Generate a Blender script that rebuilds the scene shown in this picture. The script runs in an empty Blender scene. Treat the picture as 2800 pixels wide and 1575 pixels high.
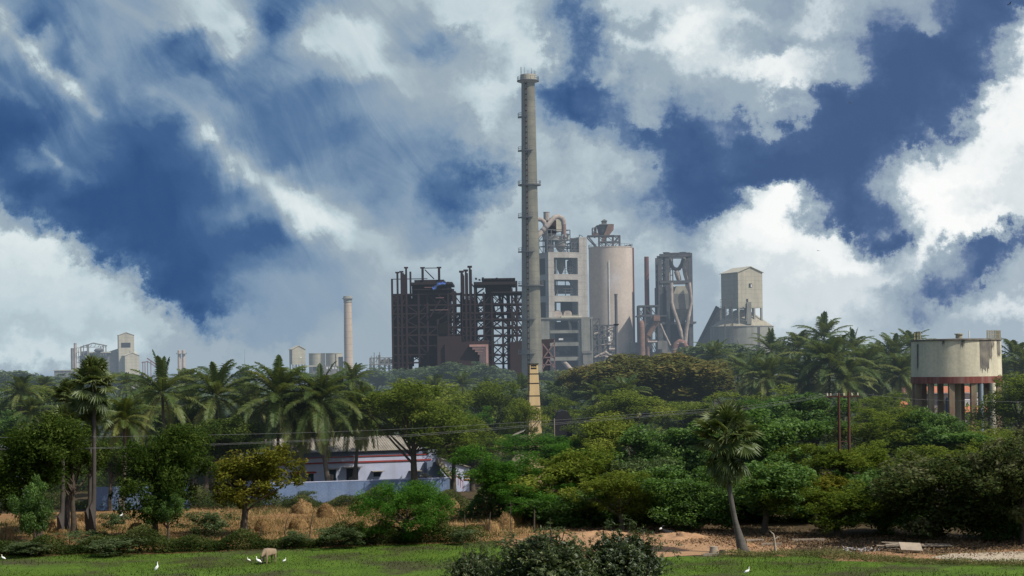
import bpy, math, random
import numpy as np
from mathutils import Vector, Matrix
C = bpy.context.scene.collection
FPX = 4500.0; ROLL = 0.01396; CH = 14.0
R = math.radians
SUN = Vector((0.55, -0.33, 0.765)).normalized()

# ---------------------------------------------------------------- placing: photo pixel + depth -> world
def un(px, py):
    dx, dy = px-1400.0, py-1000.0
    return dx - dy*ROLL, dy + dx*ROLL
def P(px, py, Y):
    a, b = un(px, py); s = Y/FPX
    return Vector((a*s, Y, CH-b*s))
def G(px, py):                      # point on the ground seen at that pixel
    a, b = un(px, py); Y = CH*FPX/b
    return Vector((a*Y/FPX, Y, 0))
class Fr:                           # upright frame at depth Y around a reference pixel
    def __init__(s, Y, rx, ry): s.Y = Y; s.k = Y/FPX; s.rx = rx; s.ry = ry
    def x(s, px): return ((px-1400)-(s.ry-1000)*ROLL)*s.k
    def z(s, py): return CH-((py-1000)+(s.rx-1400)*ROLL)*s.k

# ---------------------------------------------------------------- mesh helpers
class MB:
    def __init__(s): s.v = []; s.f = []; s.sm = []; s.mi = []
    def add(s, vs, fs, smooth=False, mi=0):
        o = len(s.v); s.v += [tuple(v) for v in vs]
        for f in fs: s.f.append([i+o for i in f]); s.sm.append(smooth); s.mi.append(mi)
        return s
    def box(s, x0, x1, y0, y1, z0, z1, mi=0):
        vs = [(x0,y0,z0),(x1,y0,z0),(x1,y1,z0),(x0,y1,z0),(x0,y0,z1),(x1,y0,z1),(x1,y1,z1),(x0,y1,z1)]
        return s.add(vs, [(0,3,2,1),(4,5,6,7),(0,1,5,4),(1,2,6,5),(2,3,7,6),(3,0,4,7)], mi=mi)
    def bar(s, p, q, w, h=None, mi=0):              # rectangular beam between two points
        p = Vector(p); q = Vector(q); h = h or w; d = (q-p)
        if d.length < 1e-6: return s
        d.normalize(); up = Vector((0,0,1)) if abs(d.z) < .9 else Vector((0,1,0))
        a = d.cross(up).normalized()*w/2; b = a.cross(d).normalized()*h/2
        vs = [p-a-b,p+a-b,p+a+b,p-a+b,q-a-b,q+a-b,q+a+b,q-a+b]
        return s.add(vs, [(0,3,2,1),(4,5,6,7),(0,1,5,4),(1,2,6,5),(2,3,7,6),(3,0,4,7)], mi=mi)
    def tube(s, pts, rad, n=10, cap=True, smooth=True, mi=0):
        pts = [Vector(p) for p in pts]; k = len(pts)
        if not hasattr(rad, '__len__'): rad = [rad]*k
        vs = []; pa = None
        for i, p in enumerate(pts):
            d = (pts[min(i+1,k-1)]-pts[max(i-1,0)]).normalized()
            if pa is None:
                up = Vector((0,0,1)) if abs(d.z) < .9 else Vector((1,0,0))
                pa = d.cross(up).normalized()
            pa = (pa - d*pa.dot(d)).normalized(); pb = d.cross(pa)
            for j in range(n):
                t = 2*math.pi*j/n; vs.append(p+(pa*math.cos(t)+pb*math.sin(t))*rad[i])
        fs = [(i*n+j, i*n+(j+1)%n, (i+1)*n+(j+1)%n, (i+1)*n+j) for i in range(k-1) for j in range(n)]
        s.add(vs, fs, smooth, mi)
        if cap:
            s.add(vs[:n], [tuple(reversed(range(n)))], False, mi); s.add(vs[-n:], [tuple(range(n))], False, mi)
        return s
    def lathe(s, prof, c=(0,0,0), n=32, smooth=True, mi=0):   # prof: (r, z)
        if smooth:                                            # keep hard edges where the profile turns
            segs = [[prof[0]]]
            for i in range(1, len(prof)):
                segs[-1].append(prof[i])
                if i < len(prof)-1:
                    a = Vector((prof[i][0]-prof[i-1][0], prof[i][1]-prof[i-1][1])); b = Vector((prof[i+1][0]-prof[i][0], prof[i+1][1]-prof[i][1]))
                    if a.length > 1e-6 and b.length > 1e-6 and a.angle(b) > .35: segs.append([prof[i]])
            if len(segs) > 1:
                for g_ in segs: s.lathe_raw(g_, c, n, mi)
                return s
        return s.lathe_raw(prof, c, n, mi, smooth)
    def lathe_raw(s, prof, c, n, mi=0, smooth=True):
        vs = [(c[0]+r*math.cos(2*math.pi*j/n), c[1]+r*math.sin(2*math.pi*j/n), c[2]+z) for r, z in prof for j in range(n)]
        fs = [(i*n+j, i*n+(j+1)%n, (i+1)*n+(j+1)%n, (i+1)*n+j) for i in range(len(prof)-1) for j in range(n)]
        return s.add(vs, fs, smooth, mi)
    def prism(s, poly, y0, y1, mi=0):                # polygon in x,z pushed from y0 to y1
        n = len(poly); vs = [(x,y0,z) for x,z in poly]+[(x,y1,z) for x,z in poly]
        fs = [tuple(range(n)), tuple(reversed(range(n,2*n)))]+[(i,i+n,(i+1)%n+n,(i+1)%n) for i in range(n)]
        return s.add(vs, fs, mi=mi)
    def build(s, name, mats, parent=None, loc=None, rotz=0):
        me = bpy.data.meshes.new(name); me.from_pydata(s.v, [], s.f)
        if not isinstance(mats, (list, tuple)): mats = [mats]
        for m in mats: me.materials.append(m)
        me.polygons.foreach_set('use_smooth', s.sm)
        if len(mats) > 1: me.polygons.foreach_set('material_index', s.mi)
        me.update()
        o = bpy.data.objects.new(name, me); C.objects.link(o)
        if parent: o.parent = parent
        if loc is not None: o.location = loc
        if rotz: o.rotation_euler = (0,0,rotz)
        return o
def tag(o, label, cat=None, group=None, kind=None):
    if label: o['label'] = label
    if cat: o['category'] = cat
    if group: o['group'] = group
    if kind: o['kind'] = kind
    return o
def thing(name, label, cat, loc=(0,0,0), rotz=0, group=None):
    o = bpy.data.objects.new(name, None); C.objects.link(o)
    o.location = loc; o.rotation_euler = (0,0,rotz); o.empty_display_size = .5
    return tag(o, label, cat, group)
def cp(o, parent=None):
    c = o.copy(); C.objects.link(c)
    if parent: c.parent = parent
    return c
def arr(name, V, F, mats, tone=None):       # numpy quads/tris -> mesh
    me = bpy.data.meshes.new(name); k = F.shape[1]
    me.vertices.add(len(V)); me.vertices.foreach_set('co', V.astype(np.float32).ravel())
    me.loops.add(F.size); me.loops.foreach_set('vertex_index', F.astype(np.int32).ravel())
    me.polygons.add(len(F)); me.polygons.foreach_set('loop_start', np.arange(0, F.size, k, dtype=np.int32))
    me.polygons.foreach_set('loop_total', np.full(len(F), k, dtype=np.int32))
    me.materials.append(mats)
    if tone is not None:
        a = me.attributes.new('tone', 'FLOAT', 'FACE'); a.data.foreach_set('value', tone.astype(np.float32))
    me.update(calc_edges=True); return me

# ---------------------------------------------------------------- materials
class NT:
    def __init__(s, nt): s.t = nt
    def n(s, typ, **kw):
        nd = s.t.nodes.new(typ)
        for k, v in kw.items():
            if k.startswith('i_'):
                key = k[2:]; key = int(key) if key.isdigit() else key
                s.put(nd.inputs[key], v)
            else: setattr(nd, k, v)
        return nd
    def put(s, inp, v):
        if isinstance(v, bpy.types.NodeSocket): s.t.links.new(v, inp)
        elif isinstance(v, bpy.types.Node): s.t.links.new(v.outputs[0], inp)
        else: inp.default_value = v
    def m(s, op, a, b=0.0, c=None, clamp=False):
        nd = s.n('ShaderNodeMath', operation=op, use_clamp=clamp)
        s.put(nd.inputs[0], a); s.put(nd.inputs[1], b)
        if c is not None: s.put(nd.inputs[2], c)
        return nd.outputs[0]
    def mix(s, f, a, b):
        nd = s.n('ShaderNodeMix', data_type='RGBA'); s.put(nd.inputs[0], f); s.put(nd.inputs[6], a); s.put(nd.inputs[7], b)
        return nd.outputs[2]
    def ramp(s, f, st, interp='LINEAR'):
        nd = s.n('ShaderNodeValToRGB'); s.put(nd.inputs[0], f); cr = nd.color_ramp; cr.interpolation = interp
        while len(cr.elements) < len(st): cr.elements.new(0.5)
        for i, (p, c) in enumerate(st):
            e = cr.elements[i]; e.position = p
        for i, (p, c) in enumerate(st):
            cr.elements[i].color = (c, c, c, 1) if not hasattr(c, '__len__') else (c[0], c[1], c[2], 1)
        return nd.outputs[0]
def c4(c): return (c[0], c[1], c[2], 1)
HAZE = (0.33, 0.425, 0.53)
def finish(mt, t, shader, hz=1.0):           # haze painted into the material: glowing haze colour mixed in by world Y
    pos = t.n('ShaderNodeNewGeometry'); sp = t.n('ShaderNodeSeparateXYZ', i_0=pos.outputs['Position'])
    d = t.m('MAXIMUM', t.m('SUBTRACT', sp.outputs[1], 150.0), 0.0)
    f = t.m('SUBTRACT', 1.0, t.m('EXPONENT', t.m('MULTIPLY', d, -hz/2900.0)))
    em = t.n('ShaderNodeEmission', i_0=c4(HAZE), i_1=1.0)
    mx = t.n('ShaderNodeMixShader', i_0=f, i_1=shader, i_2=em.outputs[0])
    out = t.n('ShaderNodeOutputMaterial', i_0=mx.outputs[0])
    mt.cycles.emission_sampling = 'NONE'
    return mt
def newmat(name):
    mt = bpy.data.materials.new(name); mt.use_nodes = True; mt.node_tree.nodes.clear()
    return mt, NT(mt.node_tree)
def mat(name, c1, c2=None, sc=1.0, rough=.85, metal=0, streak=0, joint=0, bump=.0, hz=1.0, coord='obj', fine=.0, dirt=None):
    mt, t = newmat(name); c2 = c2 or tuple(x*.7 for x in c1)
    co = t.n('ShaderNodeTexCoord').outputs['Object'] if coord == 'obj' else t.n('ShaderNodeNewGeometry').outputs['Position']
    n1 = t.n('ShaderNodeTexNoise', i_Vector=co, i_Scale=sc, i_Detail=6.0, i_Roughness=.62)
    col = t.mix(t.ramp(n1.outputs[0], [(.32,0),(.68,1)]), c4(c1), c4(c2))
    if streak:
        mp = t.n('ShaderNodeMapping', i_0=co, i_3=(1,1,.06))
        n2 = t.n('ShaderNodeTexNoise', i_Vector=mp.outputs[0], i_Scale=sc*2.2, i_Detail=5.0, i_Roughness=.6)
        f = t.ramp(n2.outputs[0], [(.45,0),(.7,streak)])
        col = t.mix(f, col, c4(dirt or tuple(x*.3 for x in c1)))
    if joint:
        sp = t.n('ShaderNodeSeparateXYZ', i_0=co)
        fr = t.m('FRACT', t.m('MULTIPLY', sp.outputs[2], 1.0/joint))
        col = t.mix(t.m('MULTIPLY', t.m('LESS_THAN', fr, .1), .3), col, c4(tuple(x*.35 for x in c1)))
    if fine:
        n3 = t.n('ShaderNodeTexNoise', i_Vector=co, i_Scale=sc*9, i_Detail=3.0)
        col = t.mix(t.ramp(n3.outputs[0], [(.4,0),(.62,fine)]), col, c4(tuple(x*.25 for x in c1)))
    b = t.n('ShaderNodeBsdfPrincipled'); t.put(b.inputs['Base Color'], col)
    b.inputs['Roughness'].default_value = rough; b.inputs['Metallic'].default_value = metal
    b.inputs['Specular IOR Level'].default_value = .25
    if bump:
        bp = t.n('ShaderNodeBump', i_Strength=bump, i_Height=n1.outputs[0]); t.put(b.inputs['Normal'], bp.outputs[0])
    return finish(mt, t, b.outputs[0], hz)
def leafmat(name, dark, mid, light, trans=.3, gloss=.0, var=.25, rough=.5):
    mt, t = newmat(name)
    at = t.n('ShaderNodeAttribute', attribute_name='tone').outputs['Fac']
    oi = t.n('ShaderNodeObjectInfo').outputs['Random']
    co = t.n('ShaderNodeTexCoord').outputs['Object']
    n1 = t.n('ShaderNodeTexNoise', i_Vector=co, i_Scale=.55, i_Detail=3.0).outputs[0]
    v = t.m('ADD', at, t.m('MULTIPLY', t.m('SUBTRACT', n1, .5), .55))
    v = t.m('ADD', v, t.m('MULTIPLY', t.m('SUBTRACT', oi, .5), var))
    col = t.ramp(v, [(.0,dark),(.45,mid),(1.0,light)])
    df = t.n('ShaderNodeBsdfDiffuse', i_0=col); tr = t.n('ShaderNodeBsdfTranslucent', i_0=t.mix(.5, col, c4((light[0]*1.1, light[1]*1.3, light[2]*.6))))
    sh = t.n('ShaderNodeMixShader', i_0=trans, i_1=df.outputs[0], i_2=tr.outputs[0])
    if gloss:
        gl = t.n('ShaderNodeBsdfGlossy', i_0=(.9,1,.85,1), i_1=rough)
        sh = t.n('ShaderNodeMixShader', i_0=gloss, i_1=sh.outputs[0], i_2=gl.outputs[0])
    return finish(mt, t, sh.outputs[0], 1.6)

# ---------------------------------------------------------------- world
GRID = [
 [5,3,4,5,5,6,7,6,3,4,5,6,6,7,7,7,6,4,7,7,7,7,6,5,7,6,5,5,3,1,2],
 [5,2,4,5,5,6,7,7,1,6,7,7,5,7,7,7,6,3,6,6,8,7,7,6,7,5,4,5,2,2,7],
 [4,6,3,5,4,2,4,7,3,7,7,7,5,4,6,7,7,3,7,7,8,7,6,5,6,4,2,1,1,4,8],
 [3,4,3,5,4,3,2,4,4,5,6,7,6,6,6,7,6,3,6,6,7,7,8,8,7,5,1,1,1,4,8],
 [3,3,6,4,4,4,4,3,4,3,4,5,6,6,7,7,4,1,3,6,6,6,6,8,7,5,1,1,2,7,9],
 [1,2,4,4,3,4,5,4,3,3,4,5,5,6,7,6,5,1,3,6,4,5,6,5,5,1,1,1,3,8,8],
 [1,1,4,3,2,2,6,4,3,3,3,4,5,5,6,6,6,4,5,2,2,4,3,2,2,1,1,3,6,8,8],
 [1,4,3,3,1,2,3,6,3,3,4,4,4,4,4,6,6,6,6,4,1,3,1,1,1,1,3,7,8,8,7],
 [3,1,3,2,1,1,2,5,6,4,4,4,5,3,2,6,6,6,6,4,1,1,1,1,1,1,5,8,9,7,7],
 [4,3,1,1,1,1,2,3,6,7,5,4,5,2,4,6,6,6,5,4,2,1,7,9,2,1,5,9,8,7,7],
 [6,5,2,1,1,1,3,4,4,7,6,5,5,3,6,6,6,6,6,5,4,6,8,9,4,1,4,8,9,8,7],
 [8,8,6,3,1,1,2,2,2,4,6,6,5,5,6,6,6,6,6,6,5,7,8,8,8,7,1,8,4,2,3],
 [7,8,7,6,3,1,1,3,4,4,5,6,6,6,6,6,6,6,6,6,6,7,7,7,8,8,6,7,4,2,6],
 [7,7,7,7,6,1,2,4,5,5,5,6,6,6,6,6,6,6,6,6,6,6,7,7,7,7,7,5,3,6,6],
 [7,7,7,7,7,6,1,4,5,5,5,6,6,6,6,6,6,6,6,6,6,6,7,7,7,7,6,4,6,7,7],
 [7,7,7,7,7,7,4,5,5,5,6,6,6,6,6,6,6,6,6,6,6,6,6,7,7,7,6,6,6,6,6],
 [7,7,7,7,7,6,6,6,6,6,6,6,6,6,6,6,6,6,6,6,6,6,6,6,6,6,6,6,6,6,6],
 [6]*31]
for r_, q_ in ((11,7.6),(12,7.3),(13,7.0),(14,6.8),(15,6.5)): GRID[r_] = [q_ if v_ in (7,8) and i_ < 8 else v_ for i_, v_ in enumerate(GRID[r_])]
for r_ in range(7,13): GRID[r_] = [6.35 if v_ == 6 and 8 < i_ < 20 else v_ for i_, v_ in enumerate(GRID[r_])]
GRID[15] = [6.5 if v_ == 7 else v_ for v_ in GRID[15]]
def make_world():
    w = bpy.data.worlds.new('World'); bpy.context.scene.world = w; w.use_nodes = True
    w.node_tree.nodes.clear(); t = NT(w.node_tree)
    d = t.n('ShaderNodeTexCoord').outputs['Generated']
    sp = t.n('ShaderNodeSeparateXYZ', i_0=d); yc = t.m('MAXIMUM', sp.outputs[1], .22)
    u = t.m('MULTIPLY', t.m('DIVIDE', sp.outputs[0], yc), 4.5); v = t.m('MULTIPLY', t.m('DIVIDE', sp.outputs[2], yc), 4.5)
    X = t.m('SUBTRACT', t.m('ADD', u, 1.4), t.m('MULTIPLY', v, ROLL)); Y = t.m('SUBTRACT', t.m('SUBTRACT', 1.0, v), t.m('MULTIPLY', u, ROLL))
    vec = t.n('ShaderNodeCombineXYZ', i_0=X, i_1=Y).outputs[0]
    # cirrus on the left runs in drawn-out diagonal fibres
    mc = t.m('MULTIPLY', t.m('MULTIPLY', t.m('SUBTRACT', 1.35, X), 4.0, clamp=True),
             t.m('MULTIPLY', t.m('SUBTRACT', t.m('ADD', .56, t.m('MULTIPLY', X, .5)), Y), 7.0, clamp=True))
    def nz(vv, sc, det, ro=.6, dist=0.0, loc=(0,0,0), rot=0, s=(1,1,1)):
        mp = t.n('ShaderNodeMapping', i_0=vv, i_1=loc, i_2=(0,0,rot))
        mp = t.n('ShaderNodeMapping', i_0=mp.outputs[0], i_3=s)
        return t.n('ShaderNodeTexNoise', i_Vector=mp.outputs[0], i_Scale=sc, i_Detail=det, i_Roughness=ro, i_Distortion=dist)
    def cen(x): return t.m('SUBTRACT', x, .5)
    a = nz(vec, 5.6, 11.0, .66); b = nz(vec, 5.6, 11.0, .66, loc=(7.3,2.1,4))
    wb = t.n('ShaderNodeTexNoise', i_Vector=vec, i_Scale=1.3, i_Detail=2.0)
    vo = t.n('ShaderNodeVectorMath', operation='SUBTRACT', i_0=wb.outputs[1], i_1=(.5,.5,.5)); vo = t.n('ShaderNodeVectorMath', operation='SCALE', i_0=vo.outputs[0]); vo.inputs[3].default_value = .32
    vec2 = t.n('ShaderNodeVectorMath', operation='ADD', i_0=vec, i_1=vo.outputs[0]).outputs[0]
    c = nz(vec2, 3.0, 7.0, .6, .6, loc=(3,8,1), rot=-.95, s=(.55,1.9,1))
    cx = t.m('MULTIPLY', cen(a.outputs[0]), .34); cy = t.m('MULTIPLY', cen(b.outputs[0]), .34)
    f1 = t.m('MULTIPLY', cen(c.outputs[0]), .34)
    im = t.m('SUBTRACT', 1.0, t.m('MULTIPLY', mc, .55))
    wx = t.m('ADD', X, t.m('ADD', t.m('MULTIPLY', cx, im), t.m('MULTIPLY', f1, t.m('MULTIPLY', mc, .42))))
    wy = t.m('ADD', Y, t.m('ADD', t.m('MULTIPLY', cy, im), t.m('MULTIPLY', f1, t.m('MULTIPLY', mc, -.34))))
    cxn = t.m('DIVIDE', wx, 2.8, clamp=True); ry = t.m('MINIMUM', t.m('MAXIMUM', t.m('DIVIDE', wy, .06), 0.0), 17.0)
    tot = None
    for r, row in enumerate(GRID):
        g = t.ramp(cxn, [(i/30.0, q/10.0) for i, q in enumerate(row)], 'LINEAR')
        wgt = t.m('SUBTRACT', 1.0, t.m('ABSOLUTE', t.m('SUBTRACT', ry, float(r))), clamp=True)
        wgt = t.m('MULTIPLY', t.m('MULTIPLY', wgt, wgt), t.m('SUBTRACT', 3.0, t.m('MULTIPLY', wgt, 2.0)))
        p = t.m('MULTIPLY', g, wgt); tot = p if tot is None else t.m('ADD', tot, p)
    # detail inside the clouds, calm near the horizon haze
    low = t.m('MULTIPLY', t.m('SUBTRACT', .95, Y), 2.2, clamp=True)
    e = nz(vec, 7.0, 11.0, .66, .3, loc=(1,5,9)); fib = nz(vec2, 6.0, 8.0, .62, .9, loc=(5,5,9), rot=-.95, s=(.5,1.5,1))
    soft = nz(vec, 2.3, 3.0, .5, loc=(11,0,2))
    det = t.m('ADD', t.m('MULTIPLY', cen(e.outputs[0]), t.m('SUBTRACT', .42, t.m('MULTIPLY', mc, .28))),
              t.m('MULTIPLY', cen(fib.outputs[0]), t.m('MULTIPLY', mc, .36)))
    det = t.m('MULTIPLY', det, t.m('ADD', .12, t.m('MULTIPLY', low, .88)))
    flat = t.m('SUBTRACT', 1.0, t.m('MULTIPLY', t.m('ABSOLUTE', t.m('SUBTRACT', tot, .40)), 2.2), clamp=True)
    tot = t.m('ADD', tot, t.m('MULTIPLY', det, flat))
    tot = t.m('ADD', tot, t.m('MULTIPLY', t.m('MULTIPLY', cen(soft.outputs[0]), .10), low))
    # long single cirrus plumes
    pv = t.n('ShaderNodeCombineXYZ', i_0=t.m('ADD', X, t.m('MULTIPLY', cx, .35)), i_1=t.m('ADD', Y, t.m('MULTIPLY', cy, .35))).outputs[0]
    for (ax,ay,bx_,by_,wd_,am) in ((-.02,.02,.14,.20,.020,.20),(.12,.17,.26,.32,.018,.26),(.115,.395,.16,.44,.010,.20),(.15,.44,.26,.50,.016,.14),(-.02,.20,.10,.28,.012,.10),(.44,.25,.60,.38,.022,.16),(.58,.36,.68,.50,.020,.18),(.66,.48,.92,.63,.036,.14),(.20,.02,.24,.20,.03,.10),(1.30,.05,1.28,.20,.02,.0)):
        if am == 0: continue
        ab = Vector((bx_-ax, by_-ay, 0)); q0 = t.n('ShaderNodeVectorMath', operation='SUBTRACT', i_0=pv, i_1=(ax,ay,0)).outputs[0]
        dt = t.n('ShaderNodeVectorMath', operation='DOT_PRODUCT', i_0=q0, i_1=tuple(ab)).outputs['Value']; tt = t.m('DIVIDE', dt, ab.length_squared, clamp=True)
        pr_ = t.n('ShaderNodeVectorMath', operation='SCALE', i_0=tuple(ab)); t.put(pr_.inputs[3], tt)
        dd = t.n('ShaderNodeVectorMath', operation='LENGTH', i_0=t.n('ShaderNodeVectorMath', operation='SUBTRACT', i_0=q0, i_1=pr_.outputs[0]).outputs[0]).outputs['Value']
        r2 = t.m('DIVIDE', dd, wd_); g2 = t.m('EXPONENT', t.m('MULTIPLY', t.m('MULTIPLY', r2, r2), -1.0))
        tot = t.m('ADD', tot, t.m('MULTIPLY', g2, t.m('MULTIPLY', am*.62, t.m('ADD', .45, t.m('MULTIPLY', fib.outputs[0], 1.1)))))
    hard = t.ramp(tot, [(0,.05),(.28,.12),(.38,.27),(.46,.48),(.55,.585),(.62,.62),(.70,.72),(1,1)])
    mh = t.m('MULTIPLY', t.m('SUBTRACT', 1.0, mc), t.m('MULTIPLY', t.m('ABSOLUTE', t.m('SUBTRACT', X, 1.3)), 1.3, clamp=True)); mh = t.m('MULTIPLY', mh, .62); tot = t.m('ADD', t.m('MULTIPLY', tot, t.m('SUBTRACT', 1.0, mh)), t.m('MULTIPLY', hard, mh))
    right = t.m('MULTIPLY', t.m('SUBTRACT', X, 1.3), 1.0, clamp=True)
    cool = t.ramp(tot, [(.08,(.034,.088,.225)),(.22,(.055,.125,.275)),(.34,(.11,.20,.35)),(.46,(.215,.315,.44)),(.60,(.335,.42,.49)),(.68,(.50,.61,.66)),(.76,(.70,.78,.80)),(.85,(.88,.91,.91))])
    warm = t.ramp(tot, [(.08,(.058,.110,.235)),(.22,(.080,.142,.28)),(.34,(.15,.215,.355)),(.46,(.25,.33,.43)),(.60,(.355,.44,.515)),(.68,(.56,.64,.69)),(.76,(.82,.86,.87)),(.85,(.97,.98,.97))])
    col = t.mix(right, cool, warm)
    # the darker band of haze low on the horizon
    bg = t.n('ShaderNodeBackground', i_0=col, i_1=1.0)
    sky = t.n('ShaderNodeTexSky', sky_type='NISHITA', sun_disc=False, sun_elevation=math.asin(SUN.z), sun_rotation=math.atan2(SUN.x, SUN.y), air_density=1.2, dust_density=2.0)
    bs = t.n('ShaderNodeBackground', i_0=sky.outputs[0], i_1=.13)
    mk = t.m('MULTIPLY', t.m('MULTIPLY', t.m('SUBTRACT', sp.outputs[1], .22), 4.0, clamp=True), t.m('MULTIPLY', t.m('SUBTRACT', 2.6, v), .7, clamp=True))
    mx = t.n('ShaderNodeMixShader', i_0=mk, i_1=bs.outputs[0], i_2=bg.outputs[0])
    t.n('ShaderNodeOutputWorld', i_0=mx.outputs[0])
    w.cycles.sampling_method = 'MANUAL'; w.cycles.sample_map_resolution = 512
make_world()
sl = bpy.data.lights.new('sun', 'SUN'); sl.energy = 4.8; sl.angle = R(.53); sl.color = (1, .94, .84)
so = bpy.data.objects.new('sun', sl); C.objects.link(so); so.rotation_euler = SUN.to_track_quat('Z', 'Y').to_euler()
cam = bpy.data.cameras.new('camera'); co_ = bpy.data.objects.new('camera', cam); C.objects.link(co_)
co_.location = (0,0,CH); cam.sensor_width = 36; cam.lens = FPX/2800*36; cam.clip_end = 20000; cam.clip_start = 1
co_.rotation_euler = (Matrix.Rotation(R(90), 4, 'X') @ Matrix.Rotation(-math.atan(ROLL), 4, 'Z')).to_euler()
cam.shift_x = 0.0; cam.shift_y = (1000-787.5)/2800.0
sc = bpy.context.scene; sc.camera = co_
sc.view_settings.view_transform = 'Standard'; sc.view_settings.look = 'None'; sc.view_settings.exposure = 0; sc.view_settings.gamma = 1
sc.render.engine = 'CYCLES'; sc.cycles.max_bounces = 5; sc.cycles.diffuse_bounces = 3; sc.cycles.transmission_bounces = 3
sc.cycles.glossy_bounces = 2; sc.cycles.transparent_max_bounces = 8; sc.cycles.volume_bounces = 1
sc.cycles.use_denoising = True; sc.cycles.caustics_reflective = False; sc.cycles.caustics_refractive = False
sc.cycles.film_filter_width = 1.2 if hasattr(sc.cycles, 'film_filter_width') else 1.5
# ================================================================ materials of the works
M = {}
M['conc'] = mat('chimney_concrete', (.185,.175,.13), (.115,.112,.085), .25, streak=.55, joint=2.4, dirt=(.07,.07,.06), coord='pos')
M['conc_l'] = mat('pale_concrete', (.38,.355,.32), (.29,.275,.25), .22, streak=.5, fine=.2, joint=3.0, coord='pos', dirt=(.16,.14,.12))
M['conc_g'] = mat('green_grey_concrete', (.27,.27,.23), (.19,.19,.165), .3, streak=.4, coord='pos')
M['silo'] = mat('silo_render', (.50,.425,.36), (.43,.37,.32), .10, streak=.4, coord='pos', dirt=(.30,.25,.21), fine=.12)
M['beige'] = mat('beige_sheet', (.40,.37,.285), (.32,.30,.235), .3, streak=.35, joint=1.9, coord='pos', dirt=(.14,.13,.1))
M['beige_d'] = mat('roof_sheet', (.44,.41,.32), (.34,.32,.25), .5, coord='pos')
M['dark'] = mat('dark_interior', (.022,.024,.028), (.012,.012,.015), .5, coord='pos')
M['grey'] = mat('grey_steel', (.10,.10,.10), (.055,.055,.06), .6, coord='pos')
M['dustsheet'] = mat('dusty_sheet', (.22,.21,.185), (.14,.135,.125), .35, streak=.5, coord='pos')
M['black'] = mat('black_steel', (.014,.012,.013), (.024,.017,.017), .4, coord='pos', hz=.45)
M['maroon'] = mat('primer_red_steel', (.026,.014,.016), (.016,.012,.014), .3, coord='pos', hz=.45)
M['redbox'] = mat('red_oxide_sheet', (.034,.017,.017), (.022,.014,.015), .2, joint=2.2, coord='pos', hz=.5)
M['pink'] = mat('pink_primer_sheet', (.42,.22,.17), (.32,.16,.12), .5, coord='pos')
M['pinkd'] = mat('dull_pink_sheet', (.20,.10,.08), (.15,.08,.065), .5, coord='pos')
M['duct'] = mat('dusty_duct', (.40,.34,.29), (.22,.18,.16), .45, streak=.5, coord='pos')
M['rustduct'] = mat('rusty_duct', (.25,.14,.10), (.13,.085,.07), .35, joint=3.2, coord='pos')
M['rust'] = mat('rusted_stack', (.20,.055,.035), (.07,.05,.05), .12, coord='pos')
M['brick'] = mat('brick_chimney', (.44,.35,.27), (.37,.30,.24), .3, joint=3.2, coord='pos', streak=.3)
M['blue'] = mat('blue_tarpaulin', (.03,.10,.42), (.02,.05,.22), 1.5, bump=.6)
M['white'] = mat('white_paint', (.7,.7,.68), (.55,.55,.53), 1.0)

# ================================================================ tall chimney
f = Fr(600, 1443, 600); k = f.k
cx = f.x(1449); th = thing('concrete_chimney', 'tall grey tapering concrete chimney with ring platforms, tallest thing in the works', 'chimney', (cx,600,0))
zt = f.z(219); r0 = 18.2*k; rb = 29.5*k
def cr(z): return rb+(r0-rb)*min(1, (z/zt))**.9
MB().lathe([(cr(zt*i/24), zt*i/24) for i in range(25)]+[(cr(zt)*.8, zt),(cr(zt)*.8, zt-6)], n=48).build('shaft', M['conc'], th)
MB().lathe([(r0*.95, zt-1.2),(r0*1.42, zt-.7),(r0*1.42, zt-.2),(r0*1.2,zt-.2),(r0*1.15, zt+1.9),(r0*.9, zt+1.9),(r0*.9, zt-.5)], n=40, smooth=False).build('crown_ring', M['beige'], th)
def ring_platform(z, r, a0, a1, name='platform', rail=1.3, n=28):
    mb = MB(); pr = r+1.35
    for i in range(n):
        t0 = a0+(a1-a0)*i/n; t1 = a0+(a1-a0)*(i+1)/n
        q = lambda rr, t, zz: (rr*math.cos(t), rr*math.sin(t), zz)
        mb.add([q(r-.1,t0,z),q(pr,t0,z),q(pr,t1,z),q(r-.1,t1,z),q(r-.1,t0,z-.35),q(pr,t0,z-.35),q(pr,t1,z-.35),q(r-.1,t1,z-.35)],
               [(0,1,2,3),(7,6,5,4),(1,5,6,2),(0,3,7,4)])
    o = mb.build(name, M['grey'], th)
    rl = MB()
    for i in range(n):
        t0 = a0+(a1-a0)*i/n; t1 = a0+(a1-a0)*(i+1)/n
        for h in (.65, rail): rl.bar(q(pr-.1,t0,z+h), q(pr-.1,t1,z+h), .10)
        if i % 2 == 0: rl.bar(q(pr-.1,t0,z), q(pr-.1,t0,z+rail), .12)
    rl.build('railing', M['grey'], o)
ring_platform(zt-.2, r0*1.1, 0, 2*math.pi)
ring_platform(f.z(505), cr(f.z(505)), 0, 2*math.pi); ring_platform(f.z(780), cr(f.z(780)), 0, 2*math.pi)
for py, a0, a1 in ((320,170,262),(412,170,292),(594,170,285),(688,170,290),(872,175,290),(966,165,285)):
    ring_platform(f.z(py), cr(f.z(py)), R(a0), R(a1), n=14)
ld = MB()
for i in range(60):
    z0 = zt*i/60; z1 = zt*(i+1)/60; a = R(252); 
    for s_ in (-.35,.35):
        ld.bar(((cr(z0)+.35)*math.cos(a)+s_, (cr(z0)+.35)*math.sin(a), z0), ((cr(z1)+.35)*math.cos(a)+s_, (cr(z1)+.35)*math.sin(a), z1), .14)
    ld.box((cr(z0)+.3)*math.cos(a)-.4, (cr(z0)+.3)*math.cos(a)+.4, (cr(z0)+.5)*math.sin(a)-.1, (cr(z0)+.5)*math.sin(a), z0, z0+.5)
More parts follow.
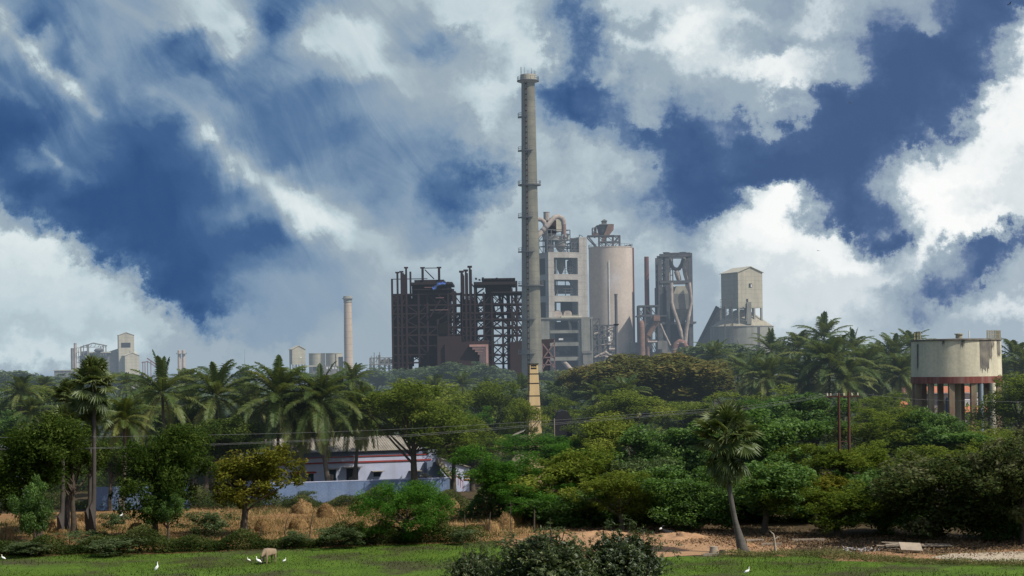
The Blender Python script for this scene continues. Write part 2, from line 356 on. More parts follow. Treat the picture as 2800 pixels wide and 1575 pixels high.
ld.build('ladder', M['maroon'], th)
rod = MB(); random.seed(4)
for i in range(12):
    a = i*math.pi/6; rod.bar((r0*1.1*math.cos(a), r0*1.1*math.sin(a), zt), (r0*1.1*math.cos(a), r0*1.1*math.sin(a), zt+random.uniform(2.5,5)), .13)
rod.build('lightning_rods', M['grey'], th)

# ================================================================ brick chimney, left
f = Fr(820, 951, 900); k = f.k
th = thing('brick_chimney', 'pinkish brick chimney with flared cap, left of the steel boiler frames', 'chimney', (f.x(952),820,0))
zt = f.z(815); r = 11*k
MB().lathe([(12.4*k,0),(11.8*k,f.z(920)),(10.6*k,f.z(828))], n=36).build('shaft', M['brick'], th)
MB().lathe([(10.7*k,f.z(828)),(11.6*k,f.z(827)),(11.6*k,f.z(825)),(11*k,f.z(824)),(12.2*k,f.z(818)),(15.2*k,f.z(817)),(15.2*k,f.z(815.5)),(12.6*k,f.z(815)),(11.6*k,f.z(810)),(9*k,f.z(809)),(8*k,f.z(812))], n=36, smooth=False).build('cap', M['conc_g'], th)

# ================================================================ helper: gabled block seen cornerwise
def gable_block(root, w, d, z0, z1, rise, mwall, mroof, over=.5, names=('wall','roof')):
    mb = MB(); mb.box(-w/2, w/2, 0, d, z0, z1)
    mb.prism([(-w/2,z1),(w/2,z1),(0,z1+rise)], 0, d)
    wl = mb.build(names[0], mwall, root)
    rf = MB()
    for s_ in (-1, 1):
        rf.add([(0,-over,z1+rise+.25),(0,d+over,z1+rise+.25),(s_*(w/2+over),d+over,z1-.05),(s_*(w/2+over),-over,z1-.05),
                (0,-over,z1+rise),(0,d+over,z1+rise),(s_*(w/2+over),d+over,z1-.3),(s_*(w/2+over),-over,z1-.3)],
               [(0,1,2,3),(7,6,5,4),(0,3,7,4),(1,5,6,2),(3,2,6,7)])
    return wl, rf.build(names[1], mroof, root)
def corner(pxl, pxc, pxr, Y, f, a=25):      # left edge, front corner, right edge -> root loc, width, depth
    w = (pxr-pxc)*f.k/math.cos(R(a)); d = (pxc-pxl)*f.k/math.sin(R(a))
    return w, d, (f.x(pxc)+w/2*math.cos(R(a)), Y+w/2*math.sin(R(a)), 0), R(a)

# ================================================================ coal tower over a domed silo
f = Fr(720, 2035, 850); k = f.k
w, d, loc, a = corner(1976, 2012, 2083, 712, f, 25)
th = thing('hopper_tower', 'beige sheet-clad tower with pitched roof rising over the domed silo', 'tower', loc, a)
wl, rf = gable_block(th, w, d, f.z(843), f.z(746), 2.3, M['beige'], M['beige_d'])
for (u0,u1,p0,p1,nm,mt) in ((.44,.57,777,788,'window',M['dark']),(.33,.40,819,832,'window',M['dark']),(.30,.36,832,842,'window',M['dark']),(.42,.47,832,841,'window',M['dark'])):
    MB().box(-w/2+u0*w, -w/2+u1*w, -.12, .05, f.z(p1), f.z(p0)).build(nm, mt, th)
MB().box(-w/2+.515*w,-w/2+.55*w,-.18,-.10,f.z(787),f.z(779)).build('torn_sheet', M['white'], th)
for x in (-w/2+.45, -w/6, w/6, w/2-.45):
    for y in (.45, d/2, d-.45): MB().box(x-.4, x+.4, y-.4, y+.4, f.z(905), f.z(843)).build('leg', M['conc_g'], th)
sx = f.x(2031); rr = 86.5*k
th2 = thing('domed_silo', 'squat grey concrete silo with a dust-covered cone roof under the hopper tower', 'silo', (sx,724,0))
MB().lathe([(rr,0),(rr,f.z(894)),(rr*1.015,f.z(894)),(rr*1.015,f.z(892)),(rr*.9,f.z(891))], n=56).build('wall', M['conc_g'], th2)
random.seed(8); pr = [(rr*1.0,f.z(893)),(rr*.84,f.z(884)),(rr*.6,f.z(869)),(rr*.36,f.z(855)),(rr*.2,f.z(847)),(rr*.05,f.z(845))]
MB().lathe(pr, n=40).build('roof', mat('dust_crust', (.40,.36,.27), (.22,.2,.15), .5, fine=.5, coord='pos', bump=.4), th2)
mb = MB(); mb.box(-rr*.02+rr*.38, rr*.06+rr*.38, -rr*.94, -rr*.90, 0, f.z(894)); mb.build('pipe', M['grey'], th2)
t3 = thing('inclined_gallery', 'dark sloping conveyor gallery running up behind the domed silo', 'conveyor', (0,736,0))
mb = MB(); mb.prism([(f.x(1908),f.z(972)),(f.x(1974),f.z(838)),(f.x(2000),f.z(838)),(f.x(2000),f.z(972))], 0, 7); mb.build('wall', M['dustsheet'], t3)
mb = MB(); mb.bar((f.x(1900),-.6,f.z(975)),(f.x(1974),-.6,f.z(834)),1.2,1.6); mb.build('gallery_edge', M['grey'], t3)
t3 = thing('elevator_shaft', 'narrow grey elevator shaft standing on the dust-covered cone roof', 'elevator', (f.x(2040),719-rr*.55,0))
MB().box(-.95,.95,-.9,.9,f.z(888),f.z(828)).build('shaft', M['conc_g'], t3); MB().bar((-1.6,0,f.z(880)),(-1.2,0,f.z(832)),.35).build('pipe', M['dark'], t3)
t3 = thing('stair_tower', 'spindly steel stair tower with railed landing beside the hopper tower', 'stair tower', (f.x(1980),704,0))
mb = MB()
for x in (-1.6,1.6):
    for y in (0,3): mb.bar((x,y,0),(x,y,f.z(822)),.3)
for q in range(14):
    z = f.z(970)+q*2.2
    if z < f.z(838): mb.bar((-1.6,0,z),(1.6,0,z+2.2),.16); mb.bar((-1.6,0,z),(1.6,0,z),.16)
mb.build('frame', M['grey'], t3)
mb = MB(); x0 = f.x(1957)-f.x(1980); mb.box(x0,2,0,3,f.z(842),f.z(841))
for q in range(6): x = x0+(2-x0)*q/5; mb.bar((x,0,f.z(842)),(x,0,f.z(822)),.14)
for z in (f.z(822),f.z(829)): mb.bar((x0,0,z),(2,0,z),.14)
mb.build('landing', M['grey'], t3)

# ================================================================ big cement silo
f = Fr(700, 1672, 800); k = f.k; sx = f.x(1671); rr = 60*k
th = thing('cement_silo', 'tall pinkish cream cylindrical silo with steelwork on its roof', 'silo', (sx,700,0))
MB().lathe([(rr,0),(rr,f.z(679)),(rr*1.015,f.z(679)),(rr*1.015,f.z(677)),(0,f.z(675))], n=72).build('wall', M['silo'], th)
a = R(262); MB().box(rr*math.cos(a)-.16, rr*math.cos(a)+.16, rr*math.sin(a)-.25, rr*math.sin(a), 0, f.z(716)).build('pipe', M['white'], th)
a = R(355); MB().box(rr*math.cos(a)-.2, rr*math.cos(a)+.5, rr*math.sin(a)-1.2, rr*math.sin(a), 0, f.z(679)).build('ladder', M['rust'], th)
mb = MB(); zr = f.z(677)
for i in range(40):
    t0 = i*math.pi/20; t1 = (i+1)*math.pi/20; q = lambda t, z: (rr*math.cos(t), rr*math.sin(t), z)
    mb.bar(q(t0,zr), q(t0,zr+1.1), .1); mb.bar(q(t0,zr+1.1), q(t1,zr+1.1), .1)
mb.build('railing', M['grey'], th)
def lattice(mb, xs, ys, zs, w, diag=True, seed=1, pd=.5, dw=None):
    rnd = random.Random(seed); dw = dw or w*.6
    for x in xs:
        for y in ys: mb.bar((x,y,zs[0]),(x,y,zs[-1]),w)
    for z in zs[1:]:
        for y in ys: mb.bar((xs[0],y,z),(xs[-1],y,z),w*.9)
        for x in xs: mb.bar((x,ys[0],z),(x,ys[-1],z),w*.9)
    if diag:
        for i in range(len(zs)-1):
            for j in range(len(xs)-1):
                for y in ys:
                    if rnd.random() < pd:
                        a_, b_ = (xs[j],xs[j+1]) if rnd.random() < .5 else (xs[j+1],xs[j])
                        mb.bar((a_,y,zs[i]),(b_,y,zs[i+1]),dw)
    return mb
t3 = thing('bucket_house', 'rusty steel frame and hopper head standing on the cream silo roof', 'steel frame', (0,700,0))
xs = [f.x(v) for v in (1618,1640,1658,1678,1696)]
lattice(MB(), xs[1:], (-3,3), [f.z(v) for v in (678,662,646)], .45, seed=3, pd=.8).build('frame', M['grey'], t3)
mb = MB(); mb.bar((f.x(1607),-3,f.z(646)),(f.x(1680),-3,f.z(646)),.6); mb.bar((f.x(1610),-3,f.z(648)),(f.x(1632),-3,f.z(676)),.6); mb.bar((f.x(1606),3,f.z(646)),(f.x(1634),3,f.z(677)),.4)
mb.box(f.x(1607),f.x(1682),-3.3,3.3,f.z(647),f.z(646)); mb.bar((f.x(1690),-3,f.z(652)),(f.x(1672),-3,f.z(676)),.8); mb.build('brace', M['grey'], t3)
mb = MB(); mb.tube([(f.x(1650),0,f.z(637)),(f.x(1650),0,f.z(616))], [12*k,17*k], 14); mb.tube([(f.x(1650),0,f.z(650)),(f.x(1650),0,f.z(637))],[3*k,12*k],14); mb.build('hopper', M['grey'], t3)
mb = MB(); mb.add([(f.x(1664),-3,f.z(616)),(f.x(1680),-3,f.z(614)),(f.x(1679),-3,f.z(630)),(f.x(1650),-3,f.z(665)),(f.x(1645),-3,f.z(662)),
    (f.x(1664),3,f.z(616)),(f.x(1680),3,f.z(614)),(f.x(1679),3,f.z(630)),(f.x(1650),3,f.z(665)),(f.x(1645),3,f.z(662))],
    [(0,1,2,3,4),(9,8,7,6,5),(0,5,6,1),(1,6,7,2),(2,7,8,3),(3,8,9,4),(4,9,5,0)]); mb.build('chute', M['rustduct'], t3)
mb = MB(); mb.box(f.x(1648),f.x(1661),-2,2,f.z(613),f.z(605)); mb.prism([(f.x(1646),f.z(605)),(f.x(1663),f.z(605)),(f.x(1654),f.z(600))],-2.4,2.4); mb.box(f.x(1640),f.x(1676),-3,3,f.z(615.5),f.z(614)); mb.build('head_box', M['dustsheet'], t3)
mb = MB(); mb.tube([(f.x(1628),0,f.z(650)),(f.x(1629),0,f.z(622)),(f.x(1633),0,f.z(618)),(f.x(1637),0,f.z(624)),(f.x(1642),0,f.z(648))], 2.3*k, 10); mb.box(f.x(1623),f.x(1638),-2,2,f.z(647),f.z(637)); mb.build('pipe', M['rustduct'], t3)
mb = MB(); lattice(mb, [f.x(1622),f.x(1632)], (-3,3), [f.z(v) for v in (646,634,624)], .3, seed=5)
for (x,p) in ((1712,673),(1722,671)): mb.tube([(f.x(x),0,f.z(678)),(f.x(x),0,f.z(p)),(f.x(x+4),0,f.z(p-1)),(f.x(x+5),0,f.z(676))],.35,6)
mb.build('pipework', M['grey'], t3)

# ================================================================ preheater tower
f = Fr(680, 1540, 750); k = f.k
AP = 24; W = (1607-1499)*k/math.cos(R(AP)); D = 13.5
th = thing('preheater_tower', 'pale concrete preheater tower with open bays, right beside the tall chimney', 'tower', (f.x(1499),676,0), R(AP))
u = lambda px: (px-1499)/108.0*W
def front(mb, a, b, p0, p1, y0=0, y1=1.4): mb.box(u(a), u(b), y0, y1, f.z(p1), f.z(p0))
mb = MB()
front(mb,1499,1514.5,690,1010); front(mb,1580.5,1607,690,868); front(mb,1585,1607,648,690,0,9)
for p0,p1 in ((690,705),(750,765),(809,825),(868,876)): front(mb,1514.5,1580.5,p0,p1,.002,1.38)
# left flank and back frames
for y0,y1 in ((1.4,3.0),(D-1.5,D)): mb.box(0,1.4,y0,y1,0,f.z(690))
for p0,p1 in ((690,705),(750,765),(809,825),(868,876)): mb.box(.003,1.38,3.0,D-1.5,f.z(p1),f.z(p0))
mb.box(W-1.4,W-.003,1.4,D,f.z(1010),f.z(690)); mb.box(1.4,2.6,D-1.4,D-.01,0,f.z(690)); mb.box(W*.45,W*.52,D-1.4,D-.01,0,f.z(690))
for p in (705,765,825): mb.box(1.4,W-1.4,D-1.3,D-.02,f.z(p),f.z(p-12))
fr_ = mb.build('frame', M['conc_l'], th)
mb = MB()
for p in (690,752,811,869): mb.box(1.41,W-1.41,1.41,D-1.41,f.z(p)-.9,f.z(p)-.3)
mb.build('floor_slab', M['conc_g'], th)
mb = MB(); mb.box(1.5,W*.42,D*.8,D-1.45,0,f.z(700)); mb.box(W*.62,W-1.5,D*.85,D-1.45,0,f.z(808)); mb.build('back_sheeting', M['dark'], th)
def cyc(x, y, r, zb, zc, zt_, m=M['duct'], name='cyclone'):
    MB().lathe([(r*.15,zb),(r,zc),(r,zt_),(r*.4,zt_+.4)], (x,y,0), 20).build(name, m, th)
cyc(u(1526),5.5,9*k,f.z(752),f.z(736),f.z(718)); cyc(u(1552),6.5,12*k,f.z(752),f.z(728),f.z(706),M['dustsheet']); cyc(u(1572),5,7*k,f.z(752),f.z(738),f.z(712),M['grey'])
MB().tube([(u(1520),6,f.z(790)),(u(1574),6,f.z(790))],12*k,16).build('drum', M['grey'], th)
mb = MB(); mb.box(u(1517),u(1524),3,6,f.z(808),f.z(796)); mb.build('box', M['conc_l'], th)
cyc(u(1530),9,10*k,f.z(830),f.z(800),f.z(768),M['dustsheet'])
for px in (1531,1559):
    MB().tube([(u(px),2.6,f.z(861)),(u(px),8,f.z(861))],[13*k]*2,20).build('drum', M['duct'], th)
mb = MB(); mb.box(u(1530),u(1586),-.9,-.3,f.z(869),f.z(865))
for i in range(18): x = u(1526)+i*(u(1582)-u(1526))/17; mb.box(x-.1,x+.1,-.2,-.05,f.z(868),f.z(861))
mb.build('railing', M['beige_d'], th)
mb = MB(); rnd = random.Random(3)
for (p0,p1) in ((705,750),(765,809)):
    for q in (.25,.6,.82):
        x = u(1515)+q*(u(1580)-u(1515)); mb.bar((x,3,f.z(p1)),(x,3,f.z(p0)),.28)
    for q in range(3): z = f.z(p1-6-q*7); mb.bar((u(1545),2.2,z),(u(1580),2.2,z),.16)
    mb.bar((u(1562),3,f.z(p0)),(u(1580),3,f.z(p0+26)),.3)
mb.build('pipework', M['grey'], th)
# head of the tower
mb = MB(); mb.lathe([(0,f.z(655)),(27*k,f.z(655)),(27*k,f.z(643)),(0,f.z(641))], (u(1532),6.5,0), 28); mb.box(u(1555),u(1566),3,9,f.z(656),f.z(641)); mb.build('top_ring', M['conc_l'], th)
cyc(u(1546),4.5,16*k,f.z(692),f.z(672),f.z(655),M['dustsheet']); cyc(u(1519),6,13*k,f.z(692),f.z(690),f.z(655),M['grey'],'vessel'); cyc(u(1484),8,8*k,f.z(694),f.z(690),f.z(645),M['grey'],'vessel')
gn = lambda pts, r, nm, m, yy: MB().tube([(u(x), yy, f.z(y)) for x, y in pts], r*k, 16).build(nm, m, th)
gn([(1464,662),(1475,648),(1487,634),(1497,623),(1508,612),(1514,603),(1522,595),(1532,592),(1541,596),(1547,604),(1548,614)], 7, 'gooseneck_duct', M['duct'], 1.6)
gn([(1548,614),(1548,626),(1548,641)], 6.2, 'riser', M['rustduct'], 1.6)
gn([(1478,636),(1476,622),(1477,611),(1482,602),(1491,597.5),(1501,598),(1509,605),(1513,616),(1514,642)], 6.2, 'gooseneck_duct', M['duct'], 7)
gn([(1470,640),(1480,634)], 8.5, 'duct_joint', M['grey'], 5)
for (x,y) in ((1497,623),(1489,632)): MB().tube([(u(x-1.2),1.6,f.z(y+1.2)),(u(x+1.2),1.6,f.z(y-1.2))],8*k,16).build('flange', M['grey'], th)
MB().lathe([(8.4*k,f.z(645)),(8.4*k,f.z(576)),(9.2*k,f.z(576)),(9.2*k,f.z(575)),(7*k,f.z(575))], (u(1524.5),10,0), 24).build('vent_stack', M['duct'], th)
MB().box(u(1518),u(1537),5,9,f.z(640),f.z(600)).build('dark_housing', M['maroon'], th)
mb = MB(); mb.box(u(1541),u(1570),8,14,f.z(628),f.z(589)); mb.prism([(u(1541),f.z(589)),(u(1570),f.z(589)),(u(1558),f.z(585.5))],8,14); mb.build('lift_house', M['beige'], th)
mb = MB(); lattice(mb,[u(1502),u(1514),u(1566)],(2,10),[f.z(v) for v in (690,672,656,640,628)],.3,seed=9,pd=.5).build('stair_frame', M['grey'], th); mb = MB()
lattice(mb,[u(1566),u(1576),u(1585)],(1,8),[f.z(v) for v in (690,676,664)],.3,seed=4,pd=.9)
mb.bar((u(1566),2,f.z(651)),(u(1590),2,f.z(651)),.35); mb.bar((u(1588),1,f.z(648)),(u(1590),1,f.z(641)),.3); mb.bar((u(1590),1,f.z(641)),(u(1599),1,f.z(646)),.2)
for i in range(22): x = u(1500)+i*(u(1585)-u(1500))/21; mb.bar((x,.1,f.z(690)),(x,.1,f.z(684)),.09)
mb.bar((u(1500),.1,f.z(684)),(u(1585),.1,f.z(684)),.12); mb.build('pipework', M['grey'], th)

# ---------------------------------------------------------------- kiln building below it
f = Fr(668, 1540, 930); k = f.k
th = thing('kiln_building', 'grey-green open concrete building at the foot of the preheater tower', 'building', (0,668,0))
X = f.x; Z = f.z; mb = MB()
mb.box(X(1478),X(1503),.1,1.4,0,Z(870)); mb.box(X(1582),X(1590),.1,1.4,0,Z(870)); mb.box(X(1478),X(1484),12,13.3,0,Z(870))
for p0,p1 in ((869,875),(903,911),(936,946),(976,986)): mb.box(X(1504),X(1582),0,1.2,Z(p1),Z(p0)); mb.box(X(1486),X(1584),1.3,14,Z(p1),Z(p1)+.5)
mb.box(X(1472),X(1622),-.3,14.2,Z(869)-.4,Z(868)); mb.build('frame', M['conc_g'], th)
MB().box(X(1590),X(1620),-.6,13.9,0,Z(871)).build('stair_block', M['conc_g'], th)
MB().box(X(1615.5),X(1617),-.75,-.6,0,Z(873)).build('downpipe', M['dark'], th)
mb = MB(); mb.prism([(X(1591),Z(963)),(X(1594),Z(960)),(X(1616),Z(960)),(X(1618),Z(967)),(X(1591),Z(967))],-2.5,-.62); mb.box(X(1593),X(1617),-2.2,-.62,0,Z(967.3)); mb.build('porch', M['dustsheet'], th)
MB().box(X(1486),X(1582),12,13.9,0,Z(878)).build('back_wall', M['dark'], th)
mb = MB()
for p in (900,934,974):
    mb.bar((X(1504),.6,Z(p)),(X(1582),.6,Z(p)),.12)
    for i in range(14): x = X(1504)+i*(X(1582)-X(1504))/13; mb.bar((x,.6,Z(p+3)),(x,.6,Z(p)),.1)
mb.build('railing', M['grey'], th)
mb = MB(); mb.tube([(X(1562),3,Z(912)),(X(1560),3,Z(890)),(X(1556),3,Z(876))],[3.5*k,4*k,2*k],12).build('duct', M['duct'], th); mb = MB(); mb.tube([(X(1538),2,Z(986)),(X(1550),0,Z(1000)),(X(1560),-1,Z(1012)),(X(1568),-2,Z(1030))],6.5*k,14); mb.build('duct', M['duct'], th)
mb = MB(); mb.tube([(X(1525),6,Z(950)),(X(1560),6,Z(950))],9*k,14); mb.box(X(1510),X(1530),5,8,Z(972),Z(960)); mb.box(X(1540),X(1570),5,8,Z(934),Z(922)); mb.tube([(X(1520),5,Z(936)),(X(1552),5,Z(965))],3*k,8); mb.build('machinery', M['grey'], th)
MB().box(X(1528),X(1540),-.05,0,Z(930),Z(925)).build('sign_board', M['white'], th)

# ---------------------------------------------------------------- pipe rack and small stack in front of the silo
th = thing('pipe_rack', 'jumble of dusty grey pipes and decks between kiln building and cream silo', 'steel frame', (0,672,0))
mb = MB(); rnd = random.Random(11)
lattice(mb,[X(v) for v in (1622,1638,1652,1666,1684)],(0,6,12),[Z(v) for v in (1000,980,965,945,925,905,890)],.35,seed=12,pd=.4)
lattice(mb,[X(1622),X(1642)],(0,6),[Z(890),Z(872)],.35,seed=2)
mb.build('frame', M['grey'], th)
mb = MB()
for i in range(46):
    x = rnd.uniform(1622,1680); y = rnd.uniform(893,990); a_ = rnd.uniform(2,9); b_ = rnd.uniform(2,7)
    mb.box(X(x),X(x+a_),rnd.uniform(0,4),rnd.uniform(5,9),Z(y+b_),Z(y))
mb.box(X(1620),X(1700),2,8,Z(985),Z(978)); mb.box(X(1622),X(1640),2,8,Z(888),Z(878)); mb.build('machinery', M['dustsheet'], th)
mb = MB()
for i in range(14):
    x = rnd.uniform(1622,1675); y = rnd.uniform(895,985); mb.tube([(X(x),-.4,Z(y)),(X(x+rnd.uniform(3,18)),-.4,Z(y+rnd.uniform(-10,10)))],rnd.uniform(.25,.6),8)
mb.build('pipework', M['duct'], th)
MB().lathe([(.3,Z(936)),(3.2*k,Z(934)),(3.4*k,Z(926)),(1.5*k,Z(922))],(X(1666),-1,0),12).build('white_vessel', M['white'], th)
th = thing('thin_stack', 'thin dark stack with belled top smoking in front of the cream silo', 'chimney', (X(1684),664,0))
MB().lathe([(4.6*k,0),(4.2*k,Z(900)),(3.9*k,Z(820)),(4.0*k,Z(812)),(5.2*k,Z(808)),(5.2*k,Z(807)),(3.6*k,Z(807))],n=18).build('shaft', M['grey'], th)
MB().lathe([(4.2*k,Z(893)),(8.2*k,Z(889)),(8.2*k,Z(888.4)),(4.2*k,Z(888.4))],n=18,smooth=False).build('collar', M['maroon'], th)

# ================================================================ clinker cooler tower, right of the silo
f = Fr(690, 1840, 820); k = f.k; X = f.x; Z = f.z
th = thing('cooler_tower', 'dark steel tower with twin pale down-pipes and a V duct at its head', 'tower', (0,690,0))
mb = MB()
for x in (1806,1826,1889):
    for y in (0,12): mb.box(X(x)-.85,X(x)+.85,y,y+1.4,0,Z(700 if x==1806 else 692))
for p0,p1 in ((694,702),(767,774)): mb.box(X(1805),X(1892),-.3,1.2,Z(p1),Z(p0)); mb.box(X(1805),X(1892),12,13.5,Z(p1),Z(p0))
mb.box(X(1775),X(1898),-.6,13.8,Z(887),Z(880)); mb.box(X(1893),X(1904),1,5,Z(885),Z(880)); mb.box(X(1821),X(1889),-.4,1,Z(694),Z(691)); mb.build('frame', M['grey'], th)
mb = MB(); lattice(mb,[X(1808),X(1817),X(1825)],(2,11),[Z(v) for v in (780,766,751,736,721,706)],.28,seed=7,pd=.9).build('bracing', M['grey'], th); mb = MB(); lattice(mb,[X(1838),X(1845)],(6,8),[Z(v) for v in (766,750,735,720,705)],.25,diag=False)
lattice(mb,[X(1872),X(1881),X(1890)],(2,11),[Z(v) for v in (975,950,935,920,905,890)],.3,seed=8,pd=.9); mb.build('bracing', M['grey'], th)
mb = MB()
for c in (1827,1873): mb.lathe([(7*k,Z(692)),(10*k,Z(687.5)),(9*k,Z(687)),(8*k,Z(690))],(X(c),6,0),16)
mb.build('cap', M['grey'], th)
V = lambda pts, r, nm, m, yy=3: MB().tube([(X(a_), yy, Z(b_)) for a_, b_ in pts], [q*k for q in r] if hasattr(r,'__len__') else r*k, 14).build(nm, m, th)
V([(1834,705),(1836,718),(1843,731),(1851,736),(1860,734),(1868,722),(1873,706)],5.5,'v_duct',M['grey'])
V([(1829,702),(1831,730),(1831,766)],[4.5,4.5,4.5],'pipe',M['duct']); V([(1873,704),(1873,730),(1876,750),(1881,766)],5,'pipe',M['duct'])
V([(1852,740),(1857,756),(1860,766)],[7,7.5,6.5],'throat_duct',M['duct'])
V([(1835,774),(1835,826),(1838,842),(1850,878),(1858,905),(1863,930)],[5]*4+[5.5,4],'down_pipe',M['duct'],-2)
V([(1884,774),(1887,806),(1889,826),(1880,870),(1874,905),(1870,940),(1868,970)],[4.5]*3+[5,5.5,6,6],'down_pipe',M['duct'],-2)
mb = MB(); mb.add([(X(1850),0,Z(782)),(X(1874),0,Z(782)),(X(1883),0,Z(803)),(X(1842),0,Z(803)),(X(1850),10,Z(782)),(X(1874),10,Z(782)),(X(1883),10,Z(803)),(X(1842),10,Z(803))],[(0,3,2,1),(4,5,6,7),(0,1,5,4),(1,2,6,5),(0,4,7,3)]); mb.build('hood', M['beige'], th)
mb = MB(); mb.box(X(1842),X(1883),0,10,Z(845),Z(803)); mb.add([(X(1842),0,Z(845)),(X(1883),0,Z(845)),(X(1874),2,Z(880)),(X(1852),2,Z(880)),(X(1842),10,Z(845)),(X(1883),10,Z(845)),(X(1874),8,Z(880)),(X(1852),8,Z(880))],[(0,3,2,1),(4,5,6,7),(0,4,7,3),(1,2,6,5)]); mb.build('hopper', M['dustsheet'], th)
mb = MB(); mb.box(X(1797),X(1824),.5,12,0,Z(784)); mb.box(X(1824),X(1846),4,12,0,Z(782)); mb.box(X(1800),X(1890),5,12,0,Z(888)); mb.build('cladding', mat('blackened_sheet',(.05,.05,.052),(.03,.03,.034),.3,streak=.3,coord='pos'), th)
th = thing('steel_stack', 'slim rust-streaked steel stack standing behind the dark tower platform', 'chimney', (X(1773),697,0))
MB().lathe([(6.8*k,0),(6.6*k,Z(760)),(6.3*k,Z(698)),(5.6*k,Z(698))],n=20).build('shaft', M['rust'], th)
th = thing('grate_building', 'low dark steel platform with rusty ducts left of the dark tower', 'steel frame', (0,684,0))
mb = MB(); lattice(mb,[X(v) for v in (1744,1760,1777,1796)],(0,8),[Z(v) for v in (975,930,886,862,838)],.7,seed=6,pd=.6,dw=.3); mb.box(X(1742),X(1800),-.5,8.5,Z(839),Z(835)); mb.box(X(1737),X(1820),-.4,8,Z(866),Z(863)); mb.build('frame', M['grey'], th)
mb = MB(); mb.box(X(1720),X(1760),2,8,0,Z(935)); mb.box(X(1792),X(1820),0,5,0,Z(934)); mb.box(X(1764),X(1784),1,7,Z(905),Z(866)); mb.box(X(1700),X(1850),2,9,0,Z(962)); mb.build('housing', M['dustsheet'], th)
V2 = lambda pts, r, nm, m, yy=-1: MB().tube([(X(a_), yy, Z(b_)) for a_, b_ in pts], r*k, 14).build(nm, m, th)
V2([(1750,975),(1749,900),(1748,885),(1745,878)],9,'riser_duct',M['rustduct']); V2([(1792,878),(1778,900),(1768,918)],7.5,'duct',M['rustduct']); V2([(1766,975),(1765,920),(1770,912)],4.5,'duct',M['rustduct'])
MB().box(X(1782),X(1799),-3,2,Z(878),Z(864)).build('duct_head', M['rustduct'], th); V2([(1800,886),(1812,915),(1826,945)],2.4,'pipe',M['duct'],-2)
V2([(1766,935),(1795,935)],3,'pipe',M['duct'],-2); MB().box(X(1792),X(1816),-3,-1,Z(955),Z(932)).build('cabin', M['dustsheet'], th)
th = thing('bent_duct', 'fat ribbed grey-pink duct bending over above the olive treetops', 'duct', (0,676,0))
V2([(1832,985),(1833,955),(1838,943),(1848,936),(1858,939),(1865,952),(1869,985)],8,'bend',M['pinkd'],0)
mb = MB()
for (a_,b_) in ((1833,956),(1841,940),(1855,938),(1866,956)): mb.lathe([(8.6*k,-.2),(8.6*k,.2)],(X(a_),0,Z(b_)),14)
mb.build('rib', M['duct'], th)

# ================================================================ boiler frames (steel skeletons)
f = Fr(640, 1250, 850); k = f.k; X = f.x; Z = f.z
def boiler(name, label, xs, cols, zs, seed, x0, x1, ztop):
    th = thing(name, label, 'steel frame', (0,640,0), 0, 'boiler steel frames'); rnd = random.Random(seed)
    mb = MB(); ys = (0,9,18,27)
    for i, x in enumerate(xs):
        for y in ys: mb.bar((X(x),y,0),(X(x),y,Z(cols[i] if y == 0 or rnd.random() < .5 else zs[-1])),.75)
    for z in zs:
        for y in ys:
            if rnd.random() < .92: mb.bar((X(xs[0]),y,Z(z)),(X(xs[-1]),y,Z(z)),.55)
        for x in xs: mb.bar((X(x),0,Z(z)),(X(x),27,Z(z)),.55)
    for i in range(len(zs)-1):
        for j in range(len(xs)-1):
            for y in ys:
                if rnd.random() < .5:
                    a_, b_ = (xs[j],xs[j+1]) if rnd.random() < .5 else (xs[j+1],xs[j])
                    mb.bar((X(a_),y,Z(zs[i])),(X(b_),y,Z(zs[i+1])),.38)
    # stairs, handrails and pipes
    for i in range(len(zs)-1):
        if rnd.random() < .8:
            a_ = rnd.choice(xs[:-1]); mb.bar((X(a_),3,Z(zs[i])),(X(a_+14),3,Z(zs[i+1])),.3)
    for i in range(70):
        x = rnd.uniform(xs[0],xs[-1]-12); z = rnd.uniform(zs[0],zs[-1]); y_ = rnd.uniform(-1,25); mb.bar((X(x),y_,Z(z)),(X(x+rnd.uniform(4,24)),y_,Z(z)),.22)
        mb.bar((X(x),y_,Z(z)),(X(x+rnd.uniform(-3,3)),y_,Z(z-rnd.uniform(5,22))),.22)
    mb.build('lattice_frame', M['maroon'], th)
    return th
lv = [1040,1015,990,968,944,915,893,876,856,833,803]
thA = boiler('boiler_frame', 'dark maroon steel boiler frame with blue tarpaulin, furthest left of the two', [1073,1088,1099,1112,1145,1169,1197,1226,1240,1261],
       [760,743,741,730,790,800,872,770,790,800], lv, 5, 0, 0, 0)
mb = MB(); mb.box(X(1125),X(1224),5,22,Z(905),Z(772)); mb.box(X(1150),X(1222),4,20,Z(1040),Z(900)); mb.box(X(1102),X(1146),7,20,Z(975),Z(812))
mb.add([(X(1078),6,Z(820)),(X(1122),6,Z(815)),(X(1122),6,Z(1000)),(X(1096),6,Z(1000)),(X(1078),20,Z(820)),(X(1122),20,Z(815)),(X(1122),20,Z(1000)),(X(1096),20,Z(1000))],[(0,3,2,1),(4,5,6,7),(0,4,7,3),(0,1,5,4)])
mb.build('boiler_casing', M['black'], thA)
mb = MB(); mb.box(X(1122),X(1238),-1,26,Z(777),Z(771)); mb.box(X(1134),X(1215),0,24,Z(771),Z(764)); mb.box(X(1132),X(1238),-1,26,Z(792),Z(789)); mb.box(X(1140),X(1234),1,24,Z(812),Z(797)); mb.build('roof_deck', M['maroon'], thA)
mb = MB()
for x in (1157,1202): MB().bar((X(x),0,Z(765)),(X(x),0,Z(731)),.9).bar((X(x)-.9,0,Z(731)),(X(x)+.9,0,Z(731)),.6).build('roof_post', M['maroon'], thA)
